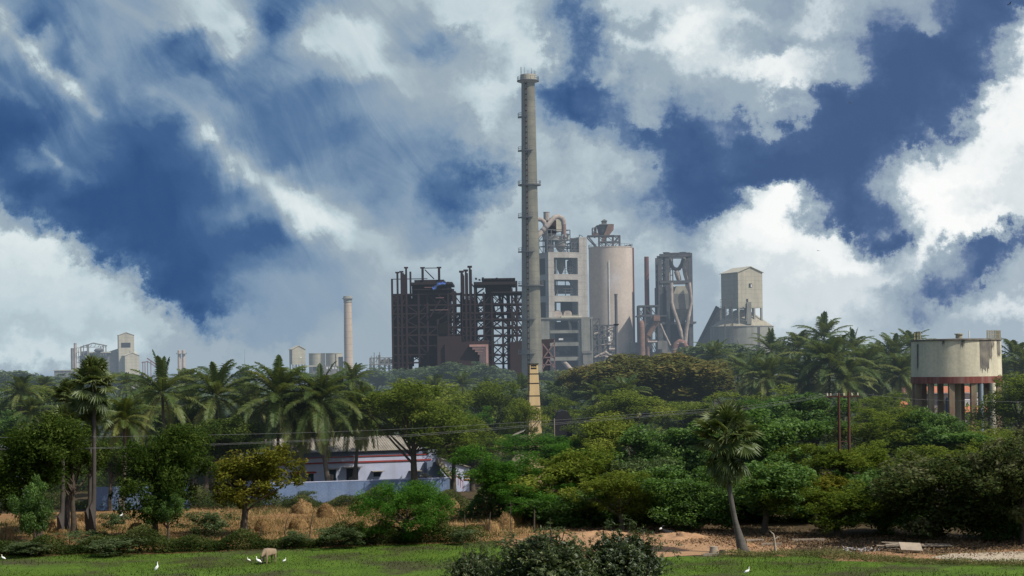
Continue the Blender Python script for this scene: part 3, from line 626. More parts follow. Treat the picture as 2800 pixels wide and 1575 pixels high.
mb.bar((X(1157),0,Z(732)),(X(1202),0,Z(732)),.3); mb.bar((X(1163),0,Z(736)),(X(1188),0,Z(762)),.4); mb.bar((X(1073),0,Z(761)),(X(1170),0,Z(761)),.3)
mb.bar((X(1205),-1,Z(820)),(X(1176),-1,Z(866)),.9,.5)
for x in (1088,1099,1112): mb.bar((X(x)-.8,0,Z({1088:743,1099:741,1112:730}[x])),(X(x)+.8,0,Z({1088:743,1099:741,1112:730}[x])),.6)
mb.build('roof_brace', M['maroon'], thA)
MB().box(X(1199),X(1224),-.6,4,Z(912),Z(884)).build('opening', mat('shadow_black',(.004,.004,.005),(.006,.006,.006),hz=.4), thA)  # solid black box, its colour stands in for the shadow inside an opening
for (a_,b_,p) in ((1162,1186,786),(1192,1215,815),(1176,1226,848)):
    MB().box(X(a_),X(b_),-1.2,-.8,Z(p),Z(p-2)).build('walkway', M['rust'], thA)
# draped tarpaulin
o = None; mb = MB(); rnd = random.Random(2); n = 14; vs = []
for i in range(n+1):
    for j in range(7):
        t = i/n; vs.append((X(1184+36*t), -2.2+rnd.uniform(-.5,.5)-1.0*math.sin(j), Z(782+10*(1-t)-4*math.sin(t*3)-(j/6.0)*rnd.uniform(8,13)+ (4 if 0<i<5 else -2))))
mb.add(vs, [(i*7+j,(i+1)*7+j,(i+1)*7+j+1,i*7+j+1) for i in range(n) for j in range(6)], True)
tp = mb.build('tarpaulin', M['blue'], None, (0,640,0)); tag(tp, 'crumpled blue tarpaulin slung on top of the dark steel frame', 'tarpaulin')
thB = boiler('boiler_frame', 'dark open steel boiler frame with flat top deck, close left of the tall chimney', [1263,1275,1286,1299,1323,1345,1374,1400,1413,1430],
       [743,740,730,772,800,800,880,790,770,800], [1045,1020,996,972,944,918,896,874,856,833,803], 9, 0, 0, 0)
mb = MB(); mb.box(X(1298),X(1412),-1,26,Z(780),Z(772)); mb.box(X(1318),X(1410),0,24,Z(767),Z(762)); mb.box(X(1327),X(1400),3,22,Z(797),Z(780)); mb.box(X(1346),X(1436),-1,26,Z(803),Z(799))
for i in range(12): x = 1300+i*9.5; mb.box(X(x),X(x+5),-.5,5,Z(764),Z(764-random.Random(i).uniform(-4,5)))
mb.build('roof_deck', M['black'], thB)
mb = MB()
for x in (1263,1275,1286): p = {1263:743,1275:740,1286:730}[x]; mb.bar((X(x)-.9,0,Z(p)),(X(x)+.9,0,Z(p)),.8)
for i in range(10):
    z = 770+i*17; mb.bar((X(1299),8,Z(z+17)),(X(1323) if i%2 else X(1286),8,Z(z)),.5)
for i in range(6): mb.bar((X(1299+i*22),10,Z(803)),(X(1310+i*22),10,Z(876)),1.1)
mb.build('roof_brace', M['maroon'], thB)
mb = MB(); mb.box(X(1325),X(1345),12,20,Z(1040),Z(800)); mb.box(X(1263),X(1300),14,22,Z(960),Z(820)); mb.box(X(1385),X(1395),14,20,Z(1040),Z(800)); mb.build('boiler_tubes', M['black'], thB)
# electrostatic ducts
f2 = Fr(628, 1300, 960); X = f2.x; Z = f2.z
th = thing('duct_house', 'dark red steel duct house with a pink stepped flared mouth', 'duct', (0,628,0))
mb = MB(); mb.prism([(X(1216),Z(1045)),(X(1216),Z(938)),(X(1336),Z(930)),(X(1336),Z(1045))],1,9); mb.box(X(1195),X(1260),2,10,Z(1040),Z(918)); mb.build('wall', M['redbox'], th)
for i in range(5):
    x0 = 1284+i*7.5; z0 = 942+i*7; mb = MB()
    mb.box(X(x0),X(1335-i*1.6),-1.2+i*.35,.9,Z(z0+6.3),Z(z0)); mb.box(X(1329-i*4.4),X(1333.5-i*4.4+1.6),-1.21+i*.35,.88,Z(1005),Z(z0+.01)); mb.build('flared_frame', M['pink'], th)
mb = MB(); mb.add([(X(1284),-.1,Z(944)),(X(1312),.8,Z(978)),(X(1312),.8,Z(1002)),(X(1318),.8,Z(1002)),(X(1290),-.3,Z(944))],[(0,1,2,3,4)]); mb.build('shaded_cheek', M['black'], th)  # black sheet paints the shade on the cheek of the pink mouth
MB().box(X(1311),X(1320),.2,.95,Z(1005),Z(977)).build('opening', M['dark'], th)
th = thing('duct_house', 'plain dark red duct house with crossed braces behind the tall chimney foot', 'duct', (0,632,0))
mb = MB(); mb.prism([(X(1395),Z(1045)),(X(1395),Z(937)),(X(1440),Z(931)),(X(1517),Z(929)),(X(1517),Z(938)),(X(1505),Z(940)),(X(1505),Z(1045))],1,9); mb.build('wall', M['redbox'], th)
mb = MB()
for a_,b_,c_,d_ in ((1483,940,1517,985),(1517,940,1483,985),(1483,980,1517,980),(1483,1000,1517,1000),(1483,1012,1500,985),(1517,1012,1500,985),(1517,932,1517,1045),(1483,940,1483,1045)): mb.bar((X(a_),-.2,Z(b_)),(X(c_),-.2,Z(d_)),.45)
mb.build('brace', M['pinkd'], th)
f = Fr(700, 1080, 960); X = f.x; Z = f.z
th = thing('conveyor_platform', 'low grey lattice platform left of the boiler frame', 'steel frame', (0,700,0))
mb = MB(); lattice(mb,[X(v) for v in (1011,1020,1035,1050,1062,1075)],(0,6),[Z(v) for v in (1040,1008,996,978)],.4,seed=4,pd=.7); mb.box(X(1009),X(1076),-1,7,Z(998),Z(995)); mb.box(X(1038),X(1076),1,6,Z(994),Z(982))
for x,p in ((1023,963),(1038,962),(1015,972),(1030,972)): mb.bar((X(x),0,Z(996)),(X(x),0,Z(p)),.3)
mb.box(X(1034),X(1039),0,3,Z(995),Z(970)); mb.build('frame', M['dustsheet'], th)
th = thing('pyramid_silo', 'small pointed pale lattice silo showing through the left boiler frame', 'silo', (X(1083),700,0))
MB().lathe([(8*f.k,Z(1050)),(8*f.k,Z(975)),(5*f.k,Z(958)),(.8*f.k,Z(935))],n=14).build('wall', M['beige'], th)

# ================================================================ small sheds and silos, left middle
f = Fr(830, 860, 970); k = f.k; X = f.x; Z = f.z
w, d, loc, a = corner(790, 802, 836, 826, f, 22)
th = thing('hopper_house', 'small beige gabled hopper house on stilts beside two squat silos', 'tower', loc, a)
gable_block(th, w, d, Z(996), Z(954), 1.6, M['beige'], M['beige_d'], .3)
mb = MB()
for x in (-w/2+.3,0,w/2-.3):
    for y in (.3,d-.3): MB().bar((x,y,0),(x,y,Z(996)),.5).build('leg', M['dustsheet'], th)
mb.bar((-w/2,.3,Z(996)),(0,.3,Z(1010)),.3); mb.bar((0,.3,Z(1010)),(w/2,.3,Z(996)),.3); mb.build('leg_brace', M['dustsheet'], th)
MB().box(.6,1.5,-.1,.02,Z(978.5),Z(976)).build('torn_sheet', M['white'], th)
for cxp, lab in ((867,'left of two squat beige silos near the brick chimney'),(911,'right of two squat beige silos, nearest the brick chimney')):
    th = thing('squat_silo', lab, 'silo', (X(cxp),830+(4 if cxp > 900 else 0),0), 0, 'squat beige silos'); rr = 22.3*k
    MB().lathe([(rr,0),(rr,Z(967.5)),(rr*1.03,Z(967.5)),(rr*1.03,Z(966)),(0,Z(965.5))],n=40).build('wall', M['beige'], th)
    if cxp > 900: MB().box(rr*.28,rr*.36,-rr*1.0,-rr*.9,0,Z(968)).build('pipe', M['grey'], th)
th = thing('packing_shed', 'low grey concrete shed with window row at the foot of the squat silos', 'shed', (0,815,0))
MB().box(X(865),X(932),0,8,0,Z(1001)).build('wall', M['dustsheet'], th)
MB().box(X(838),X(880),-1,4,Z(1003),Z(999)).build('gallery', M['beige_d'], th)
for i in range(4): MB().box(X(901+i*8),X(906+i*8),-.08,.02,Z(1010),Z(1004)).build('window', M['white'], th)
MB().box(X(930),X(941),6,10,0,Z(977)).build('annex', M['dustsheet'], th)

# ================================================================ old works, far left
f = Fr(1000, 290, 960); k = f.k; X = f.x; Z = f.z
hz = 1.0
w, d, loc, a = corner(321, 329, 368, 996, f, 20)
th = thing('mill_tower', 'beige gabled tower with a dark louvred window, far left works', 'tower', loc, a)
gable_block(th, w, d, 0, Z(917), 1.5, M['beige'], M['beige_d'], .3)
MB().box(-w/2+.16*w,-w/2+.76*w,-.1,.02,Z(951),Z(938)).build('window', M['dark'], th)
w, d, loc, a = corner(330, 352, 387, 990, f, 25)
th = thing('mill_shed', 'beige gabled shed with pale broken roof below the far left tower', 'shed', loc, a)
gable_block(th, w, d, 0, Z(973), 1.5, M['beige'], M['beige_d'], .3)
th = thing('mill_building', 'dark block-like mill building with open roof truss, far left works', 'building', (0,998,0))
mb = MB(); mb.prism([(X(217),0),(X(217),Z(972)),(X(240),Z(965)),(X(292),Z(963)),(X(322),Z(954)),(X(352),Z(975)),(X(352),Z(1000)),(X(322),Z(990)),(X(316),0)],2,14); mb.build('wall', M['dustsheet'], th)
mb = MB(); mb.prism([(X(320),Z(961)),(X(335),Z(951)),(X(347),Z(951)),(X(372),Z(968)),(X(366),Z(968)),(X(345),Z(958)),(X(333),Z(957)),(X(322),Z(962))],0,9); mb.box(X(246),X(304),-.5,4,Z(965),Z(961.5)); mb.build('roof', M['beige_d'], th)
mb = MB(); mb.bar((X(224),0,Z(948)),(X(257),0,Z(938)),.6); mb.bar((X(257),0,Z(938)),(X(295),0,Z(946)),.7); mb.bar((X(220),0,Z(949)),(X(293),0,Z(949)),.35)
for x in (224,231,243,278,285,292): mb.bar((X(x),0,Z(972)),(X(x),0,Z(946)),.5)
mb.bar((X(243),0,Z(972)),(X(243),0,Z(941)),1.2)
for i in range(6): mb.bar((X(226+i*11),0,Z(949)),(X(232+i*11),0,Z(942)),.25)
mb.build('roof_truss', M['dustsheet'], th)
mb = MB(); mb.lathe([(1.5,Z(966)),(3.2,Z(958)),(2.2,Z(953)),(.4,Z(952))],(X(272),1,0),12); mb.tube([(X(225),1,Z(966)),(X(242),1,Z(964))],1.3,10); mb.build('machinery', M['grey'], th)
mb = MB()
for x in (322,330,338,346): mb.bar((X(x),0,0),(X(x),0,Z(976)),.6)
mb.bar((X(318),0,Z(1005)),(X(350),0,Z(1005)),.6); mb.build('columns', M['dustsheet'], th)
th = thing('slim_silo', 'slim grey silo with ladder pipe at the far left works', 'silo', (X(198),1000,0))
MB().lathe([(4.5*k,0),(4.5*k,Z(951)),(0,Z(950))],n=18).build('wall', M['dustsheet'], th); MB().lathe([(.9,0),(.9,Z(937)),(.1,Z(937))],(4.5*k+.8,0,0),8).build('pipe', M['duct'], th)
mb = MB(); lattice(mb,[X(205)-X(198),X(215)-X(198)],(0,4),[Z(v) for v in (1005,990,975,962,950)],.35,seed=2); mb.build('stair_frame', M['beige'], th)
th = thing('inclined_conveyor', 'thin sloping conveyor bridge right of the far left works', 'conveyor', (0,1000,0))
mb = MB(); mb.bar((X(402),0,Z(981)),(X(450),0,Z(1015)),.7); mb.bar((X(402),0,Z(989)),(X(445),0,Z(1018)),.5); mb.bar((X(387),0,Z(993)),(X(404),0,Z(990)),.6)
for x in (390,396,403,412): mb.bar((X(x),0,0),(X(x),0,Z(990)),.45)
mb.build('frame', M['pinkd'], th)
th = thing('twin_stack', 'short paired reddish stacks with collar, between palms at left', 'chimney', (X(496),1000,0))
for s_ in (-1.3,1.3): MB().lathe([(1.15,0),(1.0,Z(961)),(.8,Z(960))],(s_,0,0),14).build('stack', M['brick'], th)
mb = MB(); mb.box(-3,3,-1.8,1.8,Z(971),Z(970)); mb.bar((-3,0,Z(970)),(-3,0,Z(967)),.2); mb.bar((3,0,Z(970)),(3,0,Z(967)),.2); mb.build('collar', M['grey'], th)
th = thing('edge_stack', 'pale stack cut by the left edge of the view', 'chimney', (X(-1),980,0))
MB().lathe([(3.2*k,0),(2.8*k,Z(941)),(2*k,Z(941))],n=18).build('shaft', M['brick'], th)
th = thing('long_shed', 'long low grey shed roof at the left horizon', 'shed', (0,990,0))
MB().box(X(160),X(205),0,9,0,Z(1012)).build('wall', M['dustsheet'], th); MB().box(X(158),X(207),-.5,9.5,Z(1012),Z(1010)).build('roof', M['beige_d'], th)

# ================================================================ smoke from the thin stack
mt, t = newmat('smoke')
co = t.n('ShaderNodeTexCoord').outputs['Object']
sp = t.n('ShaderNodeSeparateXYZ', i_0=co)
nn = t.n('ShaderNodeTexNoise', i_Vector=co, i_Scale=2.2, i_Detail=4.0)
rr2 = t.m('SQRT', t.m('ADD', t.m('MULTIPLY', sp.outputs[0], sp.outputs[0]), t.m('MULTIPLY', sp.outputs[1], sp.outputs[1])))
fall = t.m('MULTIPLY', t.m('SUBTRACT', 1.0, rr2, clamp=True), t.m('SUBTRACT', 1.0, t.m('ABSOLUTE', sp.outputs[2]), clamp=True))
den = t.m('MULTIPLY', t.m('MULTIPLY', fall, t.m('SUBTRACT', nn.outputs[0], .3, clamp=True)), .30)
vol = t.n('ShaderNodeVolumePrincipled'); vol.inputs['Color'].default_value = (.8,.85,.95,1); t.put(vol.inputs['Density'], den)
t.n('ShaderNodeOutputMaterial', i_1=vol.outputs[0])
f = Fr(660, 1675, 760); X = f.x; Z = f.z
mb = MB(); mb.lathe([(.1,-1),(.35,-.9),(1,-.2),(1,.6),(.4,1),(.05,1)], n=16)
sm = mb.build('smoke_plume', mt); sm.location = (X(1677),658,(Z(808)+Z(725))/2); sm.scale = (4.4,4.4,(Z(725)-Z(808))/2)
tag(sm, 'faint grey smoke drifting up from the thin stack across the silo', 'smoke', kind='stuff')
# ================================================================ vegetation prototypes
def unit(rs, n):
    v = rs.normal(size=(n,3)); return v/np.linalg.norm(v, axis=1, keepdims=True)
def leaf_quads(rs, Pc, L, Wd, up=.45, droop=0.0, fold=False):
    n = len(Pc); a = unit(rs, n); a[:,2] = a[:,2]*.6-droop; a /= np.linalg.norm(a,axis=1,keepdims=True)
    nr = unit(rs, n); nr[:,2] = np.abs(nr[:,2])+up; b = np.cross(nr, a); b /= np.linalg.norm(b,axis=1,keepdims=True)+1e-9
    L = L*rs.uniform(.45,1.55,(n,1)); Wd = Wd*rs.uniform(.7,1.2,(n,1))
    V = np.stack([Pc-a*L/2, Pc+b*Wd/2, Pc+a*L/2, Pc-b*Wd/2], 1).reshape(-1,3)
    return V, np.arange(4*n).reshape(-1,4)
def crown(name, mt, seed, Rr=4.0, Hh=3.0, ncl=70, per=170, cr_=.9, L=.3, Wd=.13, up=.45, droop=0., lobes=5, shell=.55, flat=.7, tbias=0.0, core=True, sub=6):
    rs = np.random.RandomState(seed); d = unit(rs, ncl); d[:,2] = np.where(rs.rand(ncl) < .64, np.abs(d[:,2])**.8, -np.abs(d[:,2])*.9)
    ld = unit(rs, lobes); ld[:,2] *= .5; lobe = 1+.32*np.max(np.clip(d@ld.T,0,1)**3*rs.uniform(.3,1.,(1,lobes)),axis=1)-.18
    rad = (shell+(1-shell)*rs.rand(ncl)**.5)*lobe
    tw = rs.rand(ncl) < (.16 if sub else .0); rad = np.where(tw, rad*rs.uniform(1.08,1.32,ncl), rad); Cc = d*rad[:,None]*np.array([Rr,Rr,Hh])
    if sub:                                     # several leaning sub-crowns give the outline its shoulders
        so = unit(rs, sub)*rs.uniform(.35,.62,(sub,1))*np.array([Rr,Rr,Hh*1.0]); so[0] *= .2; ss = rs.uniform(.42,.68,sub); w_ = rs.randint(0,sub,ncl)
        Cc = Cc*ss[w_][:,None]+so[w_]
        Cc[:,2] = np.where(rs.rand(ncl)<.05, Cc[:,2]+.25*Hh, Cc[:,2])
    cs = cr_*np.where(tw, rs.uniform(.3,.5,ncl), rs.uniform(.5,1.3,ncl)); ct = rs.normal(0,.13,ncl)
    idx = np.repeat(np.arange(ncl), (per*(cs/cr_)**2).astype(int)+8)
    n = len(idx); off = unit(rs, n)*(rs.rand(n,1)**.42)
    Pc = Cc[idx]+off*cs[idx][:,None]*np.array([1,1,flat])
    V, F = leaf_quads(rs, Pc, L, Wd, up, droop)
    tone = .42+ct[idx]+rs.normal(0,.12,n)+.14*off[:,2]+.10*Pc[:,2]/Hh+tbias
    me = arr(name, V, F, mt, tone); return me, Cc
def trunk_mesh(name, mt, seed, Cc, rad=.22, lean=0.0, bare=.45, Rr=4.0, Hh=3.0, nl=16):
    # unit trunk: z=0 ground, z=1 crown centre; limbs reach crown clumps (crown heights measured in crown half-heights)
    rnd = random.Random(seed); mb = MB(); zc = 5.5
    pts = [(0,0,-.3),(lean*.3+rnd.uniform(-.1,.1),0,zc*bare*.5),(lean*.7,rnd.uniform(-.2,.2),zc*bare),(lean,0,zc*.8)]
    mb.tube(pts, [rad*1.4,rad,rad*.85,rad*.5], 9)
    for i in range(nl):
        c = Cc[rnd.randrange(len(Cc))]; s0 = Vector(pts[2]).lerp(Vector(pts[3]), rnd.random())
        e = Vector((c[0]*.9, c[1]*.9, zc+c[2]*.9)); m = s0.lerp(e,.5)+Vector((rnd.uniform(-.4,.4),rnd.uniform(-.4,.4),rnd.uniform(-.1,.5)))
        mb.tube([s0,m,e],[rad*.42,rad*.25,rad*.07],5,cap=False)
    me = mb.build(name, mt); d = me.data; bpy.data.objects.remove(me); return d
LM = {}
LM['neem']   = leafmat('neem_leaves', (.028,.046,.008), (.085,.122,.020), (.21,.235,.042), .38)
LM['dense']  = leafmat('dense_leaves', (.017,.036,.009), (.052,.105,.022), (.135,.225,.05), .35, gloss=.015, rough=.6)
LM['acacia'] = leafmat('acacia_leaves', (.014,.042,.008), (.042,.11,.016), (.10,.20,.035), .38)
LM['dneem']  = leafmat('shaded_leaves', (.012,.024,.005), (.036,.062,.012), (.10,.13,.03), .3)  # darker copy of the neem leaves, shading put into the colour
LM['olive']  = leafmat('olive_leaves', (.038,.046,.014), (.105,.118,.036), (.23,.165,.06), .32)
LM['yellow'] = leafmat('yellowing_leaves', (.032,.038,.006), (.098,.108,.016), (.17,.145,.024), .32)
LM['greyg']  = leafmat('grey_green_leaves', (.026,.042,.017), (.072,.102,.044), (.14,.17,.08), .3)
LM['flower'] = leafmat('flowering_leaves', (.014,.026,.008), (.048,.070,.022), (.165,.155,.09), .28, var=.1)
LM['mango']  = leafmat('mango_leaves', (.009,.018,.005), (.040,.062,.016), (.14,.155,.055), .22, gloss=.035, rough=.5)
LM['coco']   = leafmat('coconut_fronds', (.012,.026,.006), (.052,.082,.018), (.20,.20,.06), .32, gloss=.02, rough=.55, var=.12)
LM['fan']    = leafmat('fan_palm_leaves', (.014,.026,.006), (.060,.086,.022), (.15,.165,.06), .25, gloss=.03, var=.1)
BK = mat('bark', (.085,.068,.05), (.04,.032,.025), 2.5, bump=.5, hz=1.4)
BKP = mat('palm_bark', (.12,.10,.08), (.06,.05,.042), 3.0, joint=.22, hz=1.4)
BKD = mat('dark_bark', (.035,.028,.022), (.018,.015,.012), 2.5, hz=1.4)
PR = {}
def proto(kind, n, **kw):
    tk = kw.pop('trunk', {}); mt = LM[kw.pop('m', kind)]; PR[kind] = []
    for i in range(n):
        me, Cc = crown('crown', mt, 100+len(PR)*10+i, **kw)
        PR[kind].append((me, trunk_mesh('trunk', BK, i+len(PR)*7, Cc, **tk), kw.get('Rr',4.0), kw.get('Hh',3.0)))
proto('neem', 3, ncl=95, per=170, cr_=.75, L=.26, Wd=.10, up=.3, lobes=7, shell=.4, flat=.75)
proto('dneem', 2, ncl=120, per=210, cr_=.8, L=.25, Wd=.10, up=.3, lobes=8, shell=.35, flat=.8)
proto('dense', 3, ncl=80, per=210, cr_=.95, L=.26, Wd=.17, up=.5, droop=.2, lobes=7, shell=.5)
proto('acacia', 3, ncl=130, per=200, cr_=.72, L=.22, Wd=.075, up=.7, lobes=8, shell=.45, flat=.6)
proto('olive', 2, sub=0, ncl=190, per=170, cr_=.85, flat=.9, L=.30, Wd=.18, up=.5, lobes=8, shell=.35)
proto('thorn', 1, m='acacia', sub=0, ncl=150, per=200, cr_=.75, L=.22, Wd=.075, up=.6, lobes=9, shell=.35, flat=.7)
proto('yellow', 2, sub=3, ncl=110, per=130, cr_=.7, L=.22, Wd=.12, up=.3, lobes=6, shell=.35)
proto('greyg', 2, ncl=85, per=170, cr_=.85, L=.26, Wd=.12, lobes=7, shell=.5)
proto('flower', 2, ncl=95, per=200, cr_=.8, L=.24, Wd=.13, lobes=7, shell=.5)
proto('far', 3, m='greyg', ncl=70, per=90, cr_=1.0, L=.5, Wd=.3, lobes=6, shell=.5, trunk=dict(nl=4))
proto('bush', 2, m='greyg', ncl=60, per=90, cr_=.9, L=.34, Wd=.18, lobes=7, shell=.3, trunk=dict(nl=5))
def mango_crown(seed):
    rs = np.random.RandomState(seed); ncl = 230; d = unit(rs, ncl); d[:,2] = np.abs(d[:,2])*1.0-.15
    Cc = d*(.72+.3*rs.rand(ncl,1))*np.array([3.2,3.2,2.6])*(1+.26*np.sin(d[:,:1]*5+seed)*np.cos(d[:,1:2]*4)+.10*rs.normal(size=(ncl,1)))
    Vs=[];T=[]
    per = 42; idx = np.repeat(np.arange(ncl), per); n = len(idx)
    g = rs.randint(0, 4, n); cc = Cc[idx]+unit(np.random.RandomState(seed+1), ncl*4).reshape(ncl,4,3)[idx,g]*.26
    a = unit(rs, n); a[:,2] = a[:,2]*.5-.25; out = Cc[idx]/np.linalg.norm(Cc[idx],axis=1,keepdims=True); a = a+out*.35; a /= np.linalg.norm(a,axis=1,keepdims=True)
    nr = out*.5+unit(rs,n)*.6; nr[:,2] += .6; b = np.cross(nr,a); b /= np.linalg.norm(b,axis=1,keepdims=True); L = rs.uniform(.15,.26,(n,1)); Wd = L*.24
    V = np.stack([cc, cc+a*L*.45+b*Wd/2, cc+a*L+np.array([0,0,-.03]), cc+a*L*.45-b*Wd/2],1).reshape(-1,3)
    tone = .42+rs.normal(0,.2,ncl)[idx]*.8+rs.normal(0,.2,n)
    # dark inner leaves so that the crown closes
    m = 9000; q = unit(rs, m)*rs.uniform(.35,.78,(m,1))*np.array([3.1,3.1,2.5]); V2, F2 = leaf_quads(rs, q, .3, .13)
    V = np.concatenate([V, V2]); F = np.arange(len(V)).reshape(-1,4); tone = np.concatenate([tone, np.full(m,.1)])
    return arr('crown', V, F, LM['mango'], tone), Cc
PR['mango'] = []
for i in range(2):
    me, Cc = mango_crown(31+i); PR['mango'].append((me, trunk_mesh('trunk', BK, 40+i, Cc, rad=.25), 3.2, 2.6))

def coco(seed, nf=32, upright=0, Lf=4.4, brown=3, span=118):
    rs = np.random.RandomState(seed); Vs=[]; T=[]; Fs=[]
    quads=[]
    for i in range(nf):
        q = i/(nf-1.0); el = R(86-span*q**1.05)+rs.normal(0,.09); az = i*2.39996+rs.normal(0,.15)
        if i < upright: el = R(84)+rs.normal(0,.05)
        L = Lf*rs.uniform(.85,1.1)*(.72+.28*min(1,q*3)); bend = rs.uniform(.7,1.35)*(1.0 if i >= upright else .25)
        old = i >= nf-brown; K = 16; pts=[]; p = np.zeros(3); e = el
        for j in range(K+1):
            pts.append(p.copy()); st = L/K; e2 = e-bend*(j/K)**1.3; e2 = max(e2, -1.45)
            p = p+st*np.array([math.cos(e2)*math.cos(az), math.cos(e2)*math.sin(az), math.sin(e2)])
        pts = np.array(pts); side = np.array([-math.sin(az), math.cos(az), 0.0])
        base = .38+rs.normal(0,.11)-(.12 if q < .15 else 0)+(.1*q)+(.42 if old else 0)
        # rachis
        for j in range(K):
            w = .05*(1-j/K)+.015; a_, b_ = pts[j], pts[j+1]
            quads.append((a_-side*w, a_+side*w, b_+side*w*.8, b_-side*w*.8)); T.append(base+.25)
        nl = 44
        for s_ in (-1,1):
            for m in range(nl):
                t = .10+.9*m/(nl-1); x = t*K; j = min(int(x),K-1); c = pts[j]+(pts[j+1]-pts[j])*(x-j); tg = pts[j+1]-pts[j]; tg = tg/np.linalg.norm(tg)
                ll = (.86*math.sin(math.pi*min(1,(t*.93+.08)))**.6+.05)*rs.uniform(.8,1.1)*(.65 if i < upright else 1.0)
                upv = np.cross(side, tg)*(-1); upv = upv if upv[2] > 0 else -upv
                dv = side*s_*.8+tg*.62+upv*.22*rs.uniform(.3,1.5); dv /= np.linalg.norm(dv)
                mid = c+dv*ll*.55; dv2 = dv+np.array([0,0,-.75])*rs.uniform(.6,1.4); dv2 /= np.linalg.norm(dv2); tip = mid+dv2*ll*.5
                w = tg*.045; tt = base+rs.normal(0,.06)
                quads.append((c-w, c+w, mid+w*.9, mid-w*.9)); T.append(tt); quads.append((mid-w*.9, mid+w*.9, tip+w*.15, tip-w*.15)); T.append(tt+.05)
    V = np.array(quads).reshape(-1,3); return arr('crown', V, np.arange(len(V)).reshape(-1,4), LM['coco'], np.array(T))
def fan(seed, nf=38, skirt=10, Rl=1.0):
    rs = np.random.RandomState(seed); quads=[]; T=[]
    for i in range(nf+skirt):
        q = i/(nf-1.0); el = R(88-118*min(q,1))+rs.normal(0,.12); az = i*2.39996+rs.normal(0,.2)
        if i >= nf: el = R(-68)+rs.normal(0,.15)
        pl = rs.uniform(.8,1.25)*(1 if i < nf else 1.3); d = np.array([math.cos(el)*math.cos(az), math.cos(el)*math.sin(az), math.sin(el)])
        side = np.array([-math.sin(az), math.cos(az), 0.]); upv = np.cross(d, side); upv = upv*np.sign(upv[2]+1e-6)
        c = d*pl+np.array([0,0,-.12*(1-math.sin(el))]); base = .42+rs.normal(0,.12)+(-.18 if i >= nf else 0); quads.append((-side*.04,side*.04,c+side*.03,c-side*.03)); T.append(base+.3)
        nb = 30; fr = Rl*rs.uniform(.85,1.1); roll = rs.normal(0,.35); s2 = side*math.cos(roll)+upv*math.sin(roll); u2 = np.cross(s2, d)
        for m in range(nb):
            a = R(-128+256*m/(nb-1)); b = d*math.cos(a)+s2*math.sin(a)+u2*(.22*abs(math.sin(a))); b /= np.linalg.norm(b)
            w = np.cross(b, u2)*.032; w += u2*(.02 if m % 2 else -.02); L = fr*(1-.22*abs(a)/2.2)*rs.uniform(.9,1.1)
            m1 = c+b*L*.62; tip = m1+(b+np.array([0,0,-.35]))*L*.36; tt = base+rs.normal(0,.09)
            quads.append((c-w*.5,c+w*.5,m1+w*1.35,m1-w*1.35)); T.append(tt); quads.append((m1-w*1.35,m1+w*1.35,tip+w*.1,tip-w*.1)); T.append(tt+.12)
    V = np.array(quads).reshape(-1,3); return arr('crown', V, np.arange(len(V)).reshape(-1,4), LM['fan'], np.array(T))
COCO = [coco(1), coco(2, 30, 2), coco(3, 34, 0, 4.4, 2), coco(4, 28, 3), coco(5, 30, 6, 4.6, 3), coco(6, 40, 1, 4.9, 5, 150), coco(7, 38, 2, 4.7, 3, 145)]
FAN = [fan(1), fan(2, 34, 6), fan(3, 40, 22)]
def ptrunk(seed, bend, r, bark=None):
    rnd = random.Random(seed); mb = MB(); pts=[]; rad=[]
    for i in range(13):
        t = i/12; pts.append((bend*(1-(1-t)**2)-bend, .15*math.sin(t*3), t-.02)); rad.append(r*(1.75-1.1*min(1,t*6)+.35*(1-t)) if i < 3 else r*(1.05-.25*t))
    mb.tube(pts, rad, 10); o = mb.build('trunk', bark or BKP); d = o.data; bpy.data.objects.remove(o); return d
PT = [ptrunk(1, .4, .17), ptrunk(2, -1.1, .16), ptrunk(3, .9, .15)]
FT = [ptrunk(4, .2, .19, mat('palmyra_bark', (.075,.066,.06), (.045,.04,.036), 2.0, joint=.3)), ptrunk(5, -1.9, .22, mat('grey_palmyra_bark', (.10,.092,.08), (.06,.055,.05), 2.0, joint=.3))]
NO = [0]
def putmesh(me, parent, loc, sc_, rz=0):
    o = bpy.data.objects.new(me.name.split('.')[0], me); C.objects.link(o); o.parent = parent; o.location = loc; o.scale = sc_; o.rotation_euler = (0,0,rz); return o
PROTO_OBJ = {}
def inst(me, nm, parent, loc, sc_, rz=0):
    key = me.name
    if key not in PROTO_OBJ:
        o = bpy.data.objects.new(nm, me); PROTO_OBJ[key] = o
    else: o = PROTO_OBJ[key].copy()
    C.objects.link(o); o.parent = parent; o.location = loc; o.scale = sc_; o.rotation_euler = (0,0,rz); return o
def tree(kind, px, ytop, ybot, w, Y, label, cat='tree', name=None, group=None, base=None, sd=None):
    """crown spans pixels ytop..ybot, w wide, at depth Y"""
    NO[0] += 1; i = NO[0] if sd is None else sd; rnd = random.Random(i*13)
    me, tm, Rr, Hh = PR[kind][i % len(PR[kind])]
    c = P(px, (ytop+ybot)/2, Y); s = Y/FPX; sx = w*s/2/Rr/.80; sz = (ybot-ytop)*s/2/Hh/.92
    zc = c.z; root = thing(name or {'neem':'leafy_tree','dneem':'shade_tree','dense':'dense_tree','acacia':'acacia_tree','thorn':'thorn_bush','olive':'round_tree','yellow':'yellowing_tree','greyg':'grey_green_tree','flower':'flowering_tree','far':'distant_tree','bush':'bush','mango':'mango_tree'}[kind], label, cat, (c.x, Y, 0), 0, group or {'far':'distant trees in front of the works','bush':'bushes along the field bank','thorn':None,'mango':'mango treetops at the bottom edge'}.get(kind,'broadleaf trees of the wood'))
    rz = rnd.uniform(0, 6.28)
    inst(me, 'crown', root, (0,0,zc), (sx, sx, sz), rz)
    if zc > 1.0 and kind != 'bush':
        inst(tm, 'trunk', root, (0,0,0), (sx, sx, zc/5.5), rz)
    return root
